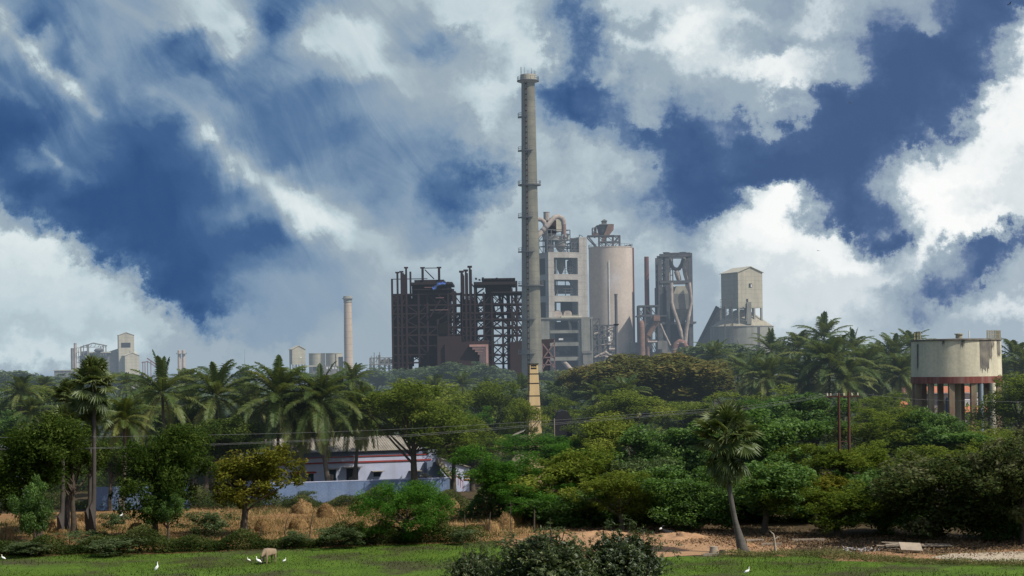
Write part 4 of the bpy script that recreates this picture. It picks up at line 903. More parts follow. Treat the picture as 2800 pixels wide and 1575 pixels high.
def palm(px, py, r, Y, label, v=0, tv=0, fanp=False, group=None, lean=None, H=None):
    NO[0] += 1; rnd = random.Random(NO[0]*7); c = P(px, py, Y); s = r*Y/FPX/(3.55 if not fanp else 1.9)
    root = thing('fan_palm' if fanp else 'coconut_palm', label, 'palm tree', (c.x, Y, 0), 0, 'fan palms at left' if fanp else 'coconut palms above the wood')
    inst((FAN if fanp else COCO)[v], 'crown', root, (0,0,c.z), (s,s,s), rnd.uniform(0,6.28))
    inst((FT if fanp else PT)[tv], 'trunk', root, (0,0,0), (1 if tv != 1 or fanp else 1, 1, c.z), 0)
    return root
# ================================================================ ground
def groundmat(name, cols, sc, det=8, bump=.3, sc2=None, mixc=None, thr=(.5,.62)):
    mt, t = newmat(name); pos = t.n('ShaderNodeNewGeometry').outputs['Position']
    n1 = t.n('ShaderNodeTexNoise', i_Vector=pos, i_Scale=sc, i_Detail=float(det), i_Roughness=.65)
    n2 = t.n('ShaderNodeTexNoise', i_Vector=pos, i_Scale=sc*12, i_Detail=4.0, i_Roughness=.7)
    v = t.m('ADD', t.m('MULTIPLY', n1.outputs[0], .62), t.m('MULTIPLY', n2.outputs[0], .38))
    st = [(.30+.4*i/(len(cols)-1), c) for i, c in enumerate(cols)]
    col = t.ramp(v, st)
    if mixc:
        n3 = t.n('ShaderNodeTexNoise', i_Vector=pos, i_Scale=sc2, i_Detail=7.0, i_Roughness=.65)
        col = t.mix(t.ramp(n3.outputs[0], [(thr[0],0),(thr[1],1)]), col, c4(mixc))
    b = t.n('ShaderNodeBsdfPrincipled'); t.put(b.inputs['Base Color'], col); b.inputs['Roughness'].default_value = .95; b.inputs['Specular IOR Level'].default_value = .1
    bp = t.n('ShaderNodeBump', i_Strength=bump, i_Distance=.15, i_Height=v); t.put(b.inputs['Normal'], bp.outputs[0])
    return finish(mt, t, b.outputs[0])
def sheet(name, pts, z, mt):
    mb = MB(); mb.add([(p[0],p[1],z) for p in pts], [tuple(range(len(pts)))]); o = mb.build(name, mt); return tag(o, None, kind='structure')
def gp(l): return [(G(a,b).x, G(a,b).y) for a, b in l]
mb = MB(); mb.add([(-9000,-200,0),(9000,-200,0),(9000,15000,0),(-9000,15000,0)], [(0,1,2,3)])
tag(mb.build('ground', groundmat('dry_soil', [(.035,.026,.015),(.06,.045,.025),(.10,.072,.04)], .25)), None, kind='structure')
Gm = groundmat('short_grass', [(.035,.062,.010),(.065,.115,.014),(.10,.165,.020)], .35, mixc=(.050,.050,.022), sc2=.16, thr=(.48,.60))
far_edge = gp([(-200,1524),(0,1519),(130,1521),(240,1514),(420,1516),(600,1508),(760,1500),(900,1498),(1050,1490),(1250,1486),(1370,1478),(1440,1492),(1600,1512),(1800,1522),(1950,1520),(2080,1516),(2180,1512),(2240,1520),(2420,1530),(2560,1538),(2800,1544),(3000,1546)])
sheet('grass_field', far_edge+[(60,60),(-60,60)], .008, Gm)
sheet('stubble_field', gp([(-300,1440),(0,1405),(400,1395),(800,1372),(1300,1365),(1600,1400),(1600,1450),(1380,1480),(1250,1488),(900,1500),(600,1512),(240,1518),(-300,1526)]), .004,
      groundmat('straw_stubble', [(.08,.045,.02),(.20,.115,.052),(.33,.20,.09)], .8, mixc=(.07,.09,.02), sc2=.22, thr=(.56,.66)))
sheet('sand_patch', gp([(1350,1489),(1400,1478),(1500,1462),(1620,1450),(1760,1450),(1870,1462),(1960,1476),(2060,1470),(2180,1492),(2150,1522),(2000,1516),(1900,1518),(1780,1526),(1640,1532),(1500,1515),(1420,1500)]), .012,
      groundmat('orange_sand', [(.20,.11,.06),(.33,.20,.11),(.42,.27,.16)], .5, mixc=(.16,.10,.06), sc2=.5, thr=(.56,.7)))
sheet('red_soil', gp([(2225,1518),(2330,1512),(2400,1508),(2560,1516),(2700,1505),(3000,1495),(3000,1550),(2700,1538),(2540,1534),(2400,1536),(2280,1534)]), .012,
      groundmat('red_soil', [(.17,.085,.04),(.28,.16,.085),(.38,.25,.15)], .5, mixc=(.06,.075,.02), sc2=.4, thr=(.52,.62)))
sheet('path', gp([(2545,1524),(2600,1514),(2800,1508),(3000,1504),(3000,1536),(2800,1538),(2600,1533)]), .018,
      groundmat('pale_path', [(.27,.22,.16),(.38,.32,.24),(.46,.40,.32)], .6))
# mounds of sand
def mound(name, px, py, w, d, h, mt, seed=0):
    g = G(px, py); rs = random.Random(seed); n = 44; m = 20; mb = MB(); vs=[]
    for i in range(m+1):
        r = i/m
        for j in range(n):
            a = 2*math.pi*j/n; rr = r*(1+.16*math.sin(3*a+seed)+.08*math.sin(7*a))
            vs.append((rr*w*math.cos(a), rr*d*math.sin(a), h*(math.cos(math.pi*min(1,r))*.5+.5)*(1+.3*math.sin(5*a+r*6)+.2*rs.uniform(-1,1))*(1 if r<1 else 0)-.02))
    mb.add(vs, [(i*n+j,i*n+(j+1)%n,(i+1)*n+(j+1)%n,(i+1)*n+j) for i in range(m) for j in range(n)], True)
    return mb.build(name, mt, None, (g.x,g.y,0))
sand = bpy.data.materials['orange_sand']
tag(mound('sand_bank', 1850, 1474, 4.2, 2.6, .42, sand, 1), 'long low bank of orange sand in front of the dark trees', 'sand bank')
tag(mound('sand_bank', 1640, 1466, 4.6, 2.6, .35, sand, 2), 'low orange sand bank just behind the mango treetops', 'sand bank')
tag(mound('earth_mound', 2040, 1496, 1.2, 1.0, .35, bpy.data.materials['red_soil'], 3), 'small red earth heap at the foot of the leaning fan palm', 'earth mound')

# ---------------------------------------------------------------- grass, weeds, straw (stuff)
def inside(poly, x, y):
    r = np.zeros(len(x), bool); n = len(poly); j = n-1
    for i in range(n):
        xi, yi = poly[i]; xj, yj = poly[j]
        c = ((yi > y) != (yj > y)) & (x < (xj-xi)*(y-yi)/(yj-yi+1e-9)+xi); r ^= c; j = i
    return r
def blades(name, poly, n, h, w, mt, seed, label, cat, tb=.4, ymax=None, lean=.4, clump=None):
    rs = np.random.RandomState(seed); xs = [p[0] for p in poly]; ys = [p[1] for p in poly]
    x = rs.uniform(max(min(xs),-48), min(max(xs),48), n*2); y = rs.uniform(max(min(ys),98), min(max(ys),ymax or 999), n*2)
    if clump:
        k = (np.sin(x*clump+3*np.sin(y*clump*.7))+np.sin(y*clump*1.7+2*np.sin(x*clump*.5))) > rs.uniform(-1.6,1.3,len(x)); x, y = x[k], y[k]
    m = inside(poly, x, y); x, y = x[m][:n], y[m][:n]; n = len(x); hh = h*rs.uniform(.4,1.5,n)
    b = np.stack([x,y,np.zeros(n)],1); a = rs.uniform(0,6.28,n); wv = np.stack([np.cos(a),np.sin(a),np.zeros(n)],1)*w
    tip = b+np.stack([rs.normal(0,lean,n)*hh, rs.normal(0,lean,n)*hh, hh],1)
    V = np.stack([b-wv,b+wv,tip],1).reshape(-1,3); F = np.arange(3*n).reshape(-1,3)
    me = arr(name, V, F, mt, tb+rs.normal(0,.16,n)+.15*np.sin(x*.9)*np.sin(y*1.3)+.2*np.sin(x*.17+2*np.sin(y*.31))*np.cos(y*.43+x*.05)); o = bpy.data.objects.new(name, me); C.objects.link(o)
    return tag(o, label, cat, kind='stuff')
grassm = leafmat('grass_blades', (.030,.055,.008), (.070,.118,.013), (.125,.175,.025), .3)
weedm = leafmat('weed_leaves', (.015,.028,.008), (.045,.065,.018), (.14,.14,.055), .25)
strawm = leafmat('straw', (.10,.06,.025), (.29,.185,.085), (.48,.34,.17), .15)
blades('grass', far_edge+[(60,98),(-60,98)], 110000, .065, .022, grassm, 1, 'short green grazed grass covering the near field', 'grass', clump=.23)
blades('grass', far_edge+[(60,98),(-60,98)], 22000, .14, .03, weedm, 2, 'darker weedy tufts scattered over the near field', 'weeds', .25, clump=.33)
blades('straw_stubble', gp([(0,1408),(400,1397),(800,1376),(1300,1368),(1560,1400),(1560,1450),(1380,1478),(900,1496),(240,1512),(0,1518)]), 75000, .10, .02, strawm, 3, 'cut golden straw stubble over the field behind the fence', 'stubble')
blades('weeds', gp([(0,1425),(400,1410),(800,1385),(1300,1378),(1500,1400),(1500,1450),(1380,1470),(900,1485),(240,1500),(0,1505)]), 26000, .20, .03, weedm, 4, 'patches of green weeds growing through the stubble', 'weeds', .5, clump=.28)
blades('straw_tufts', gp([(0,1412),(400,1402),(800,1380),(1300,1374),(1500,1400),(1500,1450),(1380,1470),(900,1487),(240,1503),(0,1508)]), 16000, .34, .02, strawm, 21, 'loose tufts of straw left between the heaps', 'straw', .5, lean=.7, clump=.41)
def leafband(name, pts, n, h, rad, L, Wd, mt, seed, label, cat, tb=.35, hv=.6):
    rs = np.random.RandomState(seed); pts = np.array([(p[0],p[1]) for p in pts]); seg = rs.randint(0,len(pts)-1,n); t = rs.rand(n,1)
    # even spread along the line
    ln = np.linalg.norm(pts[1:]-pts[:-1],axis=1); seg = rs.choice(len(ln), n, p=ln/ln.sum())
    b = pts[seg]+(pts[seg+1]-pts[seg])*t+rs.normal(0,rad,(n,2)); hm = h*(1+hv*np.sin(b[:,0]*.55+seed)*np.sin(b[:,0]*.23+2)+.3*np.sin(b[:,0]*1.7))
    z = np.clip(hm,.15,9)*rs.rand(n)**.8
    V, F = leaf_quads(rs, np.stack([b[:,0],b[:,1],z],1), L, Wd, .3)
    me = arr(name, V, F, mt, tb+rs.normal(0,.14,n)+.15*np.sin(b[:,0]*2.3)+.25*(z/h-.5)); o = bpy.data.objects.new(name, me); C.objects.link(o)
    return tag(o, label, cat, kind='stuff')
leafband('weeds', gp([(-60,1516),(120,1517),(240,1510),(420,1511),(600,1504),(760,1497),(900,1493),(1050,1486),(1300,1480)]), 52000, 1.15, .75, .20,.08, weedm, 5, 'rough dark weedy bank between grass and stubble field', 'weeds', .22)
leafband('weeds', gp([(780,1388),(900,1385),(1050,1380),(1180,1376),(1290,1385)]), 24000, 1.0, .9, .20,.08, weedm, 6, 'tangled weeds along the foot of the blue compound wall', 'weeds', .6)
leafband('weeds', gp([(0,1395),(200,1388),(420,1388),(620,1390),(760,1385)]), 26000, 1.3, 1.6, .24,.10, weedm, 7, 'tall weeds at the back of the stubble field, left', 'weeds', .45)
leafband('undergrowth', gp([(1290,1412),(1500,1418),(1700,1425),(1850,1428),(2000,1420),(2250,1424),(2500,1430),(2850,1440)]), 42000, 2.1, 1.6, .32,.16, LM['dense'], 8, 'dark undergrowth in the shade below the wood', 'undergrowth', .1)
leafband('undergrowth', gp([(-80,1345),(200,1340),(500,1330),(760,1330)]), 30000, 3.2, 2.5, .4,.2, LM['neem'], 9, 'shadowy undergrowth beneath the left palms', 'undergrowth', .1)
leafband('weeds', gp([(1980,1522),(2120,1519),(2200,1516),(2260,1522),(2420,1533),(2600,1541),(2850,1546)]), 15000, .3, .8, .15,.05, weedm, 14, 'yellowing rough grass edge below the pale path', 'weeds', .75)
leafband('leaf_litter', gp([(1700,1448),(1900,1462),(2150,1480),(2400,1490),(2800,1495)]), 22000, .12, 3.5, .16,.09, mat('dry_leaf_litter',(.20,.13,.07),(.09,.055,.03),2.0), 15, 'dry leaf litter scattered on the shaded yard ground', 'leaf litter', .5)
leafband('undergrowth', [(-60,215),(-20,220),(20,225),(80,215)], 50000, 6.0, 5, .6,.3, LM['neem'], 10, 'unbroken green thicket under the middle trees', 'undergrowth', .3)
leafband('distant_wood', [(-190,470),(-90,480),(0,470),(90,480),(220,470)], 70000, 12.0, 14, 1.3,.8, LM['greyg'], 11, 'hazy far-off wood closing the plain in front of the works', 'wood', .45, .10)
leafband('distant_wood', [(-120,330),(-60,330),(0,335),(60,330),(130,330)], 60000, 9.5, 10, 1.0,.55, LM['greyg'], 12, 'low grey-green wood behind the palms', 'wood', .4, .15)
# ================================================================ trees (back to front)
T = tree
FARG = None
for i,(px,y0,y1,w,Y,lb) in enumerate([
 (20,1012,1075,150,420,'hazy rounded treetop at the far left horizon'),(120,1018,1080,170,430,'low pale tree on the left horizon beside the fine-branched ones'),
 (210,1020,1080,140,400,'grey-green far tree just left of the tall fan palm'),(330,1018,1075,150,410,'far tree below the dark mill building'),
 (530,1022,1080,150,400,'grey tree below the paired reddish stacks'),(675,1005,1050,60,300,'small dark lumpy tree standing between two coconut palms'),
 (820,1018,1070,120,420,'pale tree at the foot of the squat silos'),(1030,1000,1068,120,420,'brownish hazy tree right of the brick chimney'),
 (1100,1012,1075,120,400,'grey-green tree below the left corner of the boiler frame'),(1180,1000,1070,150,380,'rounded grey-green tree in front of the boiler frame'),
 (1265,983,1068,190,370,'largest grey-green treetop in front of the pink duct mouth'),(1375,1012,1070,130,390,'grey tree between duct house and tall chimney'),
 (1530,1012,1070,150,380,'blue-grey tree at the foot of the kiln building'),(1620,1000,1070,120,360,'hazy tree below the thin smoking stack'),
 (2060,955,1040,190,330,'rounded treetop below the domed silo, right of centre'),(1955,938,1030,200,320,'green treetop left of the domed silo foot'),
 (2430,985,1050,170,360,'far tree in the gap left of the water tower'),(2740,1000,1070,170,350,'far tree right of the water tower')]):
    T('far', px,y0,y1,w,Y,lb)
for (px,y0,w,lb) in ((232,1005,30,'wispy upright casuarina on the left horizon'),(362,1012,36,'second wispy casuarina leaning right on the left horizon')): pass
# middle distance
T('olive',1800,972,1120,350,235,'broad rounded rust-tipped tree crown right of centre',sd=0)
T('olive',1655,998,1100,210,245,'smaller olive crown leaning on the broad rusty one',sd=1)
T('neem',100,1065,1180,270,205,'yellow-green spreading tree left of the fan palms')
T('neem',350,1085,1190,220,205,'olive tree low between the tall fan palm and first coconut palm')
T('dneem',530,1130,1230,240,190,'dark leafy tree under the second coconut palm')
T('dneem',680,1120,1230,200,195,'shaded tree between the two biggest coconut palms')
T('dense',20,1130,1250,200,185,'dark tree at left edge above the white hut')
T('neem',1060,1050,1180,220,215,'loose olive-green tree right of the coconut palms')
T('neem',1170,1075,1290,300,196,'tall airy neem tree rising behind the blue house')
T('dneem',560,1140,1300,250,170,'dark tree filling the gap behind the yellowing one')
T('dneem',480,1100,1260,180,178,'dark tree below the spire-topped palm')
T('dneem',860,1090,1200,200,196,'shadowed tree behind the biggest palms over the roof')
T('neem',960,1110,1215,170,192,'olive tree behind the doorway palm')
T('acacia',1235,1110,1230,160,192,'bright yellow-green crown over the right end of the house',name='leafy_tree')
T('neem',1345,1060,1230,230,205,'olive tree just left of the cream pillar',)
T('neem',1290,1160,1290,200,186,'thin brown-green tree beside the outside stair')
T('neem',1530,1085,1180,160,215,'small olive tree right of the cream pillar')
T('neem',1700,1080,1200,260,200,'yellow-green tree below the broad rusty crown')
T('neem',1880,1075,1180,270,205,'lime-topped tree right behind the leaning fan palm')
T('neem',2060,1060,1180,260,200,'bright tree behind the twin-pole power line, left side')
T('acacia',2150,1090,1230,280,190,'feathery pale green tree left of the twin poles')
T('greyg',1500,1050,1140,200,240,'greyish tree under the kiln building palms')
T('neem',2420,1078,1190,260,195,'green tree below the red-tiled house, left')
T('neem',2790,1040,1200,230,190,'olive tree at right edge behind the water tower')
T('neem',2700,1150,1250,250,170,'green tree hiding the feet of the water tower, right')
T('neem',2400,1115,1250,300,172,'broad leafy tree right of the twin poles')
T('neem',1428,1105,1235,110,190,'small olive tree overlapping the left side of the cream pillar')
T('dense',2530,1122,1250,170,168,'dark tree hiding the left columns of the water tower')
T('dense',2600,1165,1290,300,166,'leafy tree hiding the feet of the water tower, left')
T('dense',2230,1090,1240,260,175,'dark glossy tree directly behind the twin poles')
# the dense wall of trees, right half
T('acacia',1530,1180,1290,330,165,'flat-topped bright green acacia mound right of the pillar')
T('acacia',1390,1215,1400,280,150,'dark feathery acacia standing left in the tree wall')
T('neem',1640,1150,1330,250,165,'vine-hung dark tree in the middle of the tree wall')
T('dense',1760,1170,1330,240,160,'dark vine-covered tree left of the leaning fan palm')
T('greyg',1740,1245,1400,200,148,'grey-green rounded tree in the middle of the tree wall')
T('neem',1570,1245,1440,300,150,'olive bushy tree above the straw heaps, middle')
T('dense',1620,1330,1465,260,143,'low dark shrub-like tree behind the sand')
T('acacia',1480,1310,1450,240,146,'deep green feathery thicket tree behind the fence posts')
T('dense',1850,1290,1450,260,143,'large-leaved dark tree left of the palm trunk')
T('dense',1920,1160,1330,260,160,'glossy dark tree behind the leaning fan palm')
T('dense',2110,1130,1330,300,158,'tall glossy large-leaved tree right of the fan palm')
T('dense',2090,1280,1440,280,146,'dark low-branched tree behind the bare branch stump')
T('neem',2300,1180,1330,280,152,'yellow-green crown below the twin poles')
T('yellow',2230,1250,1430,300,142,'rust-flecked olive tree right of the leaning palm')
T('dense',2430,1290,1440,240,148,'shaded green tree left of the flowering one')
T('neem',2600,1190,1320,260,158,'green crown above the pink-tipped flowering tree')
T('flower',2560,1205,1470,400,128,'broad dark tree with faded pink-grey flower sprays, on a leaning trunk')
T('flower',2800,1150,1450,330,124,'tall dark tree with faded flower sprays at the right edge')
T('dense',2740,1330,1490,240,127,'dark low tree overhanging the pale path at right')
T('neem',2690,1190,1330,200,160,'olive tree between the two flowering trees')
# left foreground
T('dneem',100,1110,1360,290,136,'spreading dark tree on ivy-wrapped trunk, far left')
T('dense',95,1310,1470,110,131,'ivy-wrapped lower trunk growth at far left',cat='shrub',name='ivy_tree')
T('dneem',420,1140,1420,250,136,'dark shady tree left of the yellowing tree',sd=3)
T('dense',460,1350,1450,110,133,'dark bushy shoots round the base of the shady tree',cat='shrub',name='leafy_shrub')
T('yellow',665,1205,1430,290,137,'yellowing autumn-coloured tree on a crooked black trunk')
T('dneem',200,1190,1370,220,142,'dark leafy tree in front of the fan palm trunks')
T('dneem',-10,1200,1400,130,140,'dark tree cut by the left edge')
T('dneem',300,1190,1350,160,165,'shadowy tree under the drooping palm')
T('thorn',1110,1308,1492,225,131,'bright feathery thorn bush in front of the blue wall',cat='bush',name='thorn_bush')
T('neem',1130,1062,1262,300,173,'tall neem tree standing in front of the blue house, hiding its right half')
T('neem',1240,1090,1262,190,176,'bright green neem tree over the outside stair')
T('dense',1890,1290,1440,230,137,'dark tree on a slanting trunk just left of the leaning fan palm')
T('dense',2090,1275,1446,260,134,'dark leafy tree just right of the leaning fan palm trunk')
T('neem',2290,1290,1455,270,131,'olive tree with thin trunk in front of the wood, right of centre')
T('dense',2420,1310,1450,210,133,'dark tree beside the plank pile')
T('neem',1700,1300,1440,230,139,'dark olive tree behind the sand bank')
T('bush',305,1400,1450,75,128,'small dark round bush by the near fence, left',cat='bush')
T('bush',330,1465,1510,150,125,'low dark bush on the bank below the straw heaps',cat='bush')
T('bush',60,1480,1515,150,125,'low weedy bush at the left end of the bank',cat='bush')
T('bush',930,1430,1490,120,128,'grey-leaved milkweed bush among the fence posts',cat='bush')
T('bush',810,1450,1490,80,128,'small grey-leaved bush left of the milkweed',cat='bush')
T('bush',1270,1440,1485,70,129,'upright weed clump between two fence posts',cat='bush')
T('bush',1390,1330,1390,100,150,'pale feathery bush at the right end of the stubble',cat='bush')
T('bush',840,1335,1375,50,168,'round dark shrub against the blue wall',cat='bush')
T('bush',560,1395,1470,150,131,'dark shrub under the yellowing tree',cat='bush')
T('bush',240,1440,1500,130,129,'dark weedy shrub by the thin fence stake, left',cat='bush')
# foreground mango tops
T('mango',1492,1440,1690,262,66,'nearest mango treetop, the larger and left of the bottom pair',sd=0)
T('mango',1700,1436,1690,232,69,'mango treetop right of the pair at the bottom edge',sd=1)
T('mango',1300,1494,1680,150,68,'small mango treetop at the bottom, furthest left',sd=1)
# ---------------------------------------------------------------- coconut and fan palms
Q = palm
for a in [
 (2017,1010,45,250,'small coconut palm left of the domed silo foot',0),(1955,978,48,262,'coconut palm in front of the sloping gallery',1),
 (2109,960,52,265,'coconut palm with brush-like head right of the domed silo',3),(2185,955,52,255,'coconut palm left of the tallest right-hand one',0),
 (2253,928,62,262,'tallest coconut palm in the right-hand grove, spiky top against the sky',3),(2268,1000,88,225,'large drooping coconut palm in front of the right-hand grove',0),
 (2332,962,55,262,'coconut palm just right of the tallest one',3),(2361,1015,70,235,'coconut palm with hanging grey-green fronds, mid right grove',2),
 (2400,985,52,262,'coconut palm halfway between tall palm and water tower',0),(2445,978,64,255,'coconut palm near the left side of the water tower',1),
 (2462,1030,62,235,'lower coconut palm beside the red-tiled roof',2),(2490,950,52,275,'dark coconut palm peeping behind the water tower',0),
 (2098,1040,66,225,'low shaded coconut palm under the right-hand grove',2),(2163,1020,56,235,'coconut palm between the grove and the rusty crown',0),
 (2080,1010,50,245,'coconut palm above the lime-topped tree',1),(2775,980,56,255,'coconut palm right of the water tower',0),
 (2740,1015,46,262,'small coconut palm tight against the water tower side',1),(2140,985,52,270,'coconut palm between the brush-headed one and its right neighbour',6),(2225,985,56,255,'coconut palm tucked left of the tallest right-hand one',5),(2295,975,54,270,'coconut palm behind, touching the tallest one on its right',2),(2380,1035,62,240,'low coconut palm in the middle of the right grove gap',5),(2425,1020,58,250,'low coconut palm left of the red-tiled roof',6),(2050,1030,56,240,'coconut palm under the domed silo',5),(2210,1045,64,228,'low coconut palm under the tallest one, left side',6),(2500,1010,46,262,'coconut palm right behind the water tower left edge',2),(2805,1015,60,250,'coconut palm cut by the right edge',2),
 (2310,1045,66,222,'lowest coconut palm of the right-hand grove',2),
 (1265,1055,52,262,'small coconut palm in front of the grey-green treetop',1),(1190,1070,60,245,'coconut palm half sunk in trees, below the boiler frame',0),
 (1330,1070,46,255,'small palm left of the tall chimney foot',3),(1425,1068,58,250,'coconut palm left of the cream pillar',1),
 (1520,1080,56,245,'coconut palm just right of the cream pillar',2),(1570,1060,58,250,'coconut palm below the kiln building',1),
 (1640,1090,64,225,'dark coconut palm left of the broad rusty crown',0),(1710,1085,74,215,'upright-fronded palm at the left foot of the broad rusty crown',1),
 (58,1075,62,200,'coconut palm near the left edge',2),(815,1140,90,175,'shaded coconut palm between the biggest one and the leaning one',5),(690,1105,80,192,'dark coconut palm left of the biggest one',0),(930,1080,70,205,'coconut palm between the brick chimney and the doorway palm',3),(85,1130,62,180,'low coconut palm behind the far left trees',0),(400,1130,84,182,'shadowed coconut palm under the spire-topped one',2),(520,1110,80,190,'half hidden coconut palm right of the spire-topped one',0),(1095,1075,50,240,'small coconut palm below the pale conveyor platform',3),(120,1060,44,235,'small far coconut palm left of the fan palms',0),
 (395,1075,60,215,'coconut palm behind the spiky-topped one',2),(345,1055,46,240,'pale small coconut palm right of the tall fan palm',1),
 (510,1055,62,225,'dark coconut palm right of the spiky-topped one',0),(665,1080,66,215,'coconut palm behind, between the two biggest palms',2),
 (963,1045,66,205,'coconut palm below the brick chimney',1),(1015,1110,60,200,'dark palm right of the house palms',2),
 (340,1150,85,155,'drooping old coconut palm with yellow stalk, left',2),
 (444,1078,108,172,'coconut palm with one dense upright spire of fronds',4),(592,1085,118,175,'coconut palm second from the spire-topped one',1),
 (760,1085,124,173,'biggest coconut palm, left of the house roof',6),(876,1100,112,173,'coconut palm leaning over the house roof',5),
 (979,1128,92,176,'coconut palm in front of the house doorway, rightmost big one',6)]:
    px,py,r,Y,lb,v = a; Q(px,py,r*(1.28 if px > 1930 and py < 1050 else 1),Y,lb,v,tv=NO[0]%3)
for a in [(255,1042,72,141,'tall fan palm with round shaggy head, top of the left palms',0,0),(185,1078,46,146,'small fan palm left of the tall shaggy one',1,0),
          (245,1122,66,143,'fan palm directly below the tall shaggy one',1,0),(170,1158,58,140,'dark low fan palm, left cluster',2,0)]:
    px,py,r,Y,lb,v,tv = a; Q(px,py,r,Y,lb,v,tv,True)
# leaning fan palm on the sand, right
g = G(2035,1512); c = P(1985,1190,g.y); th = thing('leaning_fan_palm','fan palm with hanging grey skirt and leaning trunk, standing on the sand','palm tree',(g.x,g.y,0))
inst(FAN[2],'crown',th,(c.x-g.x,0,c.z),(1.32,1.32,1.32),1.0)
mb = MB(); pts=[]; rad=[]
for i in range(15):
    t = i/14; pts.append(((c.x-g.x)*(1-(1-t)**2.2), 0, c.z*t-.05)); rad.append(.46-.26*min(1,t*4) if t < .25 else .20-.03*t)
mb.tube(pts, rad, 12); mb.build('trunk', bpy.data.materials['grey_palmyra_bark'], th)
rs = np.random.RandomState(5); q = np.array([c.x-g.x,0,c.z-2.4])+unit(rs,500)*np.array([.9,.9,1.6])*rs.rand(500,1)**.5; q[:,0] -= .3
V,F = leaf_quads(rs,q,1.0,.07,.0,1.2); o = bpy.data.objects.new('dead_frond_skirt', arr('dead_frond_skirt',V,F,LM['fan'],np.clip(rs.normal(.45,.2,500),0,1))); C.objects.link(o); o.parent = th
q = np.array([G(1935,1500).x-g.x+.25,0,0])+np.array([0,0,P(1940,1345,g.y).z])+unit(rs,260)*np.array([.55,.4,.7])*rs.rand(260,1)**.5
V,F = leaf_quads(rs,q,.4,.14,.2,.7); o = bpy.data.objects.new('dead_fronds', arr('dead_fronds',V,F,leafmat('dead_brown',(.10,.04,.02),(.22,.10,.05),(.34,.20,.12),.2),rs.rand(260))); C.objects.link(o)
tag(o,'bunch of rust-brown dead leaves hanging left of the leaning fan palm','dead leaves',kind=None)
# ================================================================ water tower
M['tank'] = mat('stained_cream_plaster', (.62,.57,.42), (.50,.47,.36), .35, streak=.4, dirt=(.22,.21,.17), fine=.15)
M['tankstain'] = mat('black_mould_stain', (.10,.095,.09), (.22,.20,.16), .8, streak=.5)
M['band'] = mat('faded_red_band', (.20,.05,.038), (.13,.045,.035), .6, streak=.35, dirt=(.35,.30,.26))
M['legc'] = mat('weathered_column', (.34,.31,.21), (.24,.22,.16), .6, streak=.4); M['col'] = mat('stained_column', (.27,.23,.15), (.17,.10,.07), .5, streak=.5)
f = Fr(205, 2614, 985); k = f.k; X = f.x; Z = f.z
rr = 120.5*k; th = thing('water_tower', 'round cream water tank with red lower band on tall columns', 'water tower', (X(2614),205,0))
MB().lathe([(rr,Z(1029)),(rr*.992,Z(975)),(rr*.985,Z(932))], n=80).build('tank', M['tank'], th)
MB().lathe([(rr*1.012,Z(932)),(rr*1.012,Z(928)),(rr*.6,Z(926.5)),(0,Z(925))], n=80).build('lid', M['tankstain'], th)
MB().lathe([(0,Z(1047)),(rr*1.004,Z(1047)),(rr*1.004,Z(1029)),(rr*.99,Z(1028.8))], n=80).build('red_band', M['band'], th)
for a0, a1, z0, z1 in ((286,300,932,1016),(318,330,932,978),(196,200,940,1010),(304,311,932,955),(262,266,932,948),(238,241,932,944),(300,306,932,985)):
    n = 10; mb = MB(); vs = []
    for i in range(n+1):
        a = R(a0+(a1-a0)*i/n); q = Z(z1)+(.5 if i%2 else 0)+.3*math.sin(i*2.1)
        vs += [(rr*1.002*math.cos(a), rr*1.002*math.sin(a), q),(rr*.99*math.cos(a), rr*.99*math.sin(a), Z(z0))]
    mb.add(vs, [(2*i,2*i+2,2*i+3,2*i+1) for i in range(n)], True); mb.build('stain', M['tankstain'], th)
for i in range(12):
    a = R(i*30+8); x, y = (rr-.45)*math.cos(a), (rr-.45)*math.sin(a)
    MB().box(x-.33,x+.33,y-.33,y+.33,0,Z(1047)+.05).build('column', M['col'], th)
MB().tube([(0,0,0),(0,0,Z(1046))],.55,14).build('column', M['legc'], th)
MB().tube([(rr*.58,-rr*.84,0),(rr*.58,-rr*.84,Z(1047))],.38,12).build('inlet_pipe', M['tank'], th)
MB().tube([(rr*.30,-rr*.9,0),(rr*.30,-rr*.9,Z(1046))],.28,10).build('inlet_pipe', mat('blue_grey_pipe',(.22,.27,.31),(.16,.2,.23),1), th)
MB().lathe([(.0,0),(.42,0),(.42,.5),(.56,.5),(.56,.62),(0,.66)],(X(2623)-X(2614),0,Z(926)),16,smooth=False).build('vent', M['legc'], th)
MB().tube([(X(2651)-X(2614),0,Z(927)),(X(2651)-X(2614),0,Z(905))],.07,8).build('vent_pipe', M['white'], th)
def rail(px0, px1, pt, n):
    mb = MB(); z0 = Z(928); z1 = Z(pt)
    for i in range(n):
        t = i/(n-1); a = math.acos(max(-1,min(1,(X(px0+(px1-px0)*t)-X(2614))/(rr*.97)))); p0 = (rr*.97*math.cos(a), -rr*.97*math.sin(a))
        mb.bar((p0[0],p0[1],z0),(p0[0],p0[1],z1),.13)
        if i:
            for q in (.5,.95): mb.bar((pp[0],pp[1],z0+(z1-z0)*q),(p0[0],p0[1],z0+(z1-z0)*q),.05)
        pp = p0
    mb.build('railing', M['legc'], th)
rail(2671,2729,906,10); rail(2498,2506,906,3)
# zigzag stair behind
mb = MB()
for (a_,b_,c_,d_) in ((2692,1095,2716,1055),(2716,1055,2700,1050),(2692,1095,2720,1100)): mb.bar((X(a_)-X(2614),2,Z(b_)),(X(c_)-X(2614),2,Z(d_)),.4,.9)
mb.build('stair', M['legc'], th)

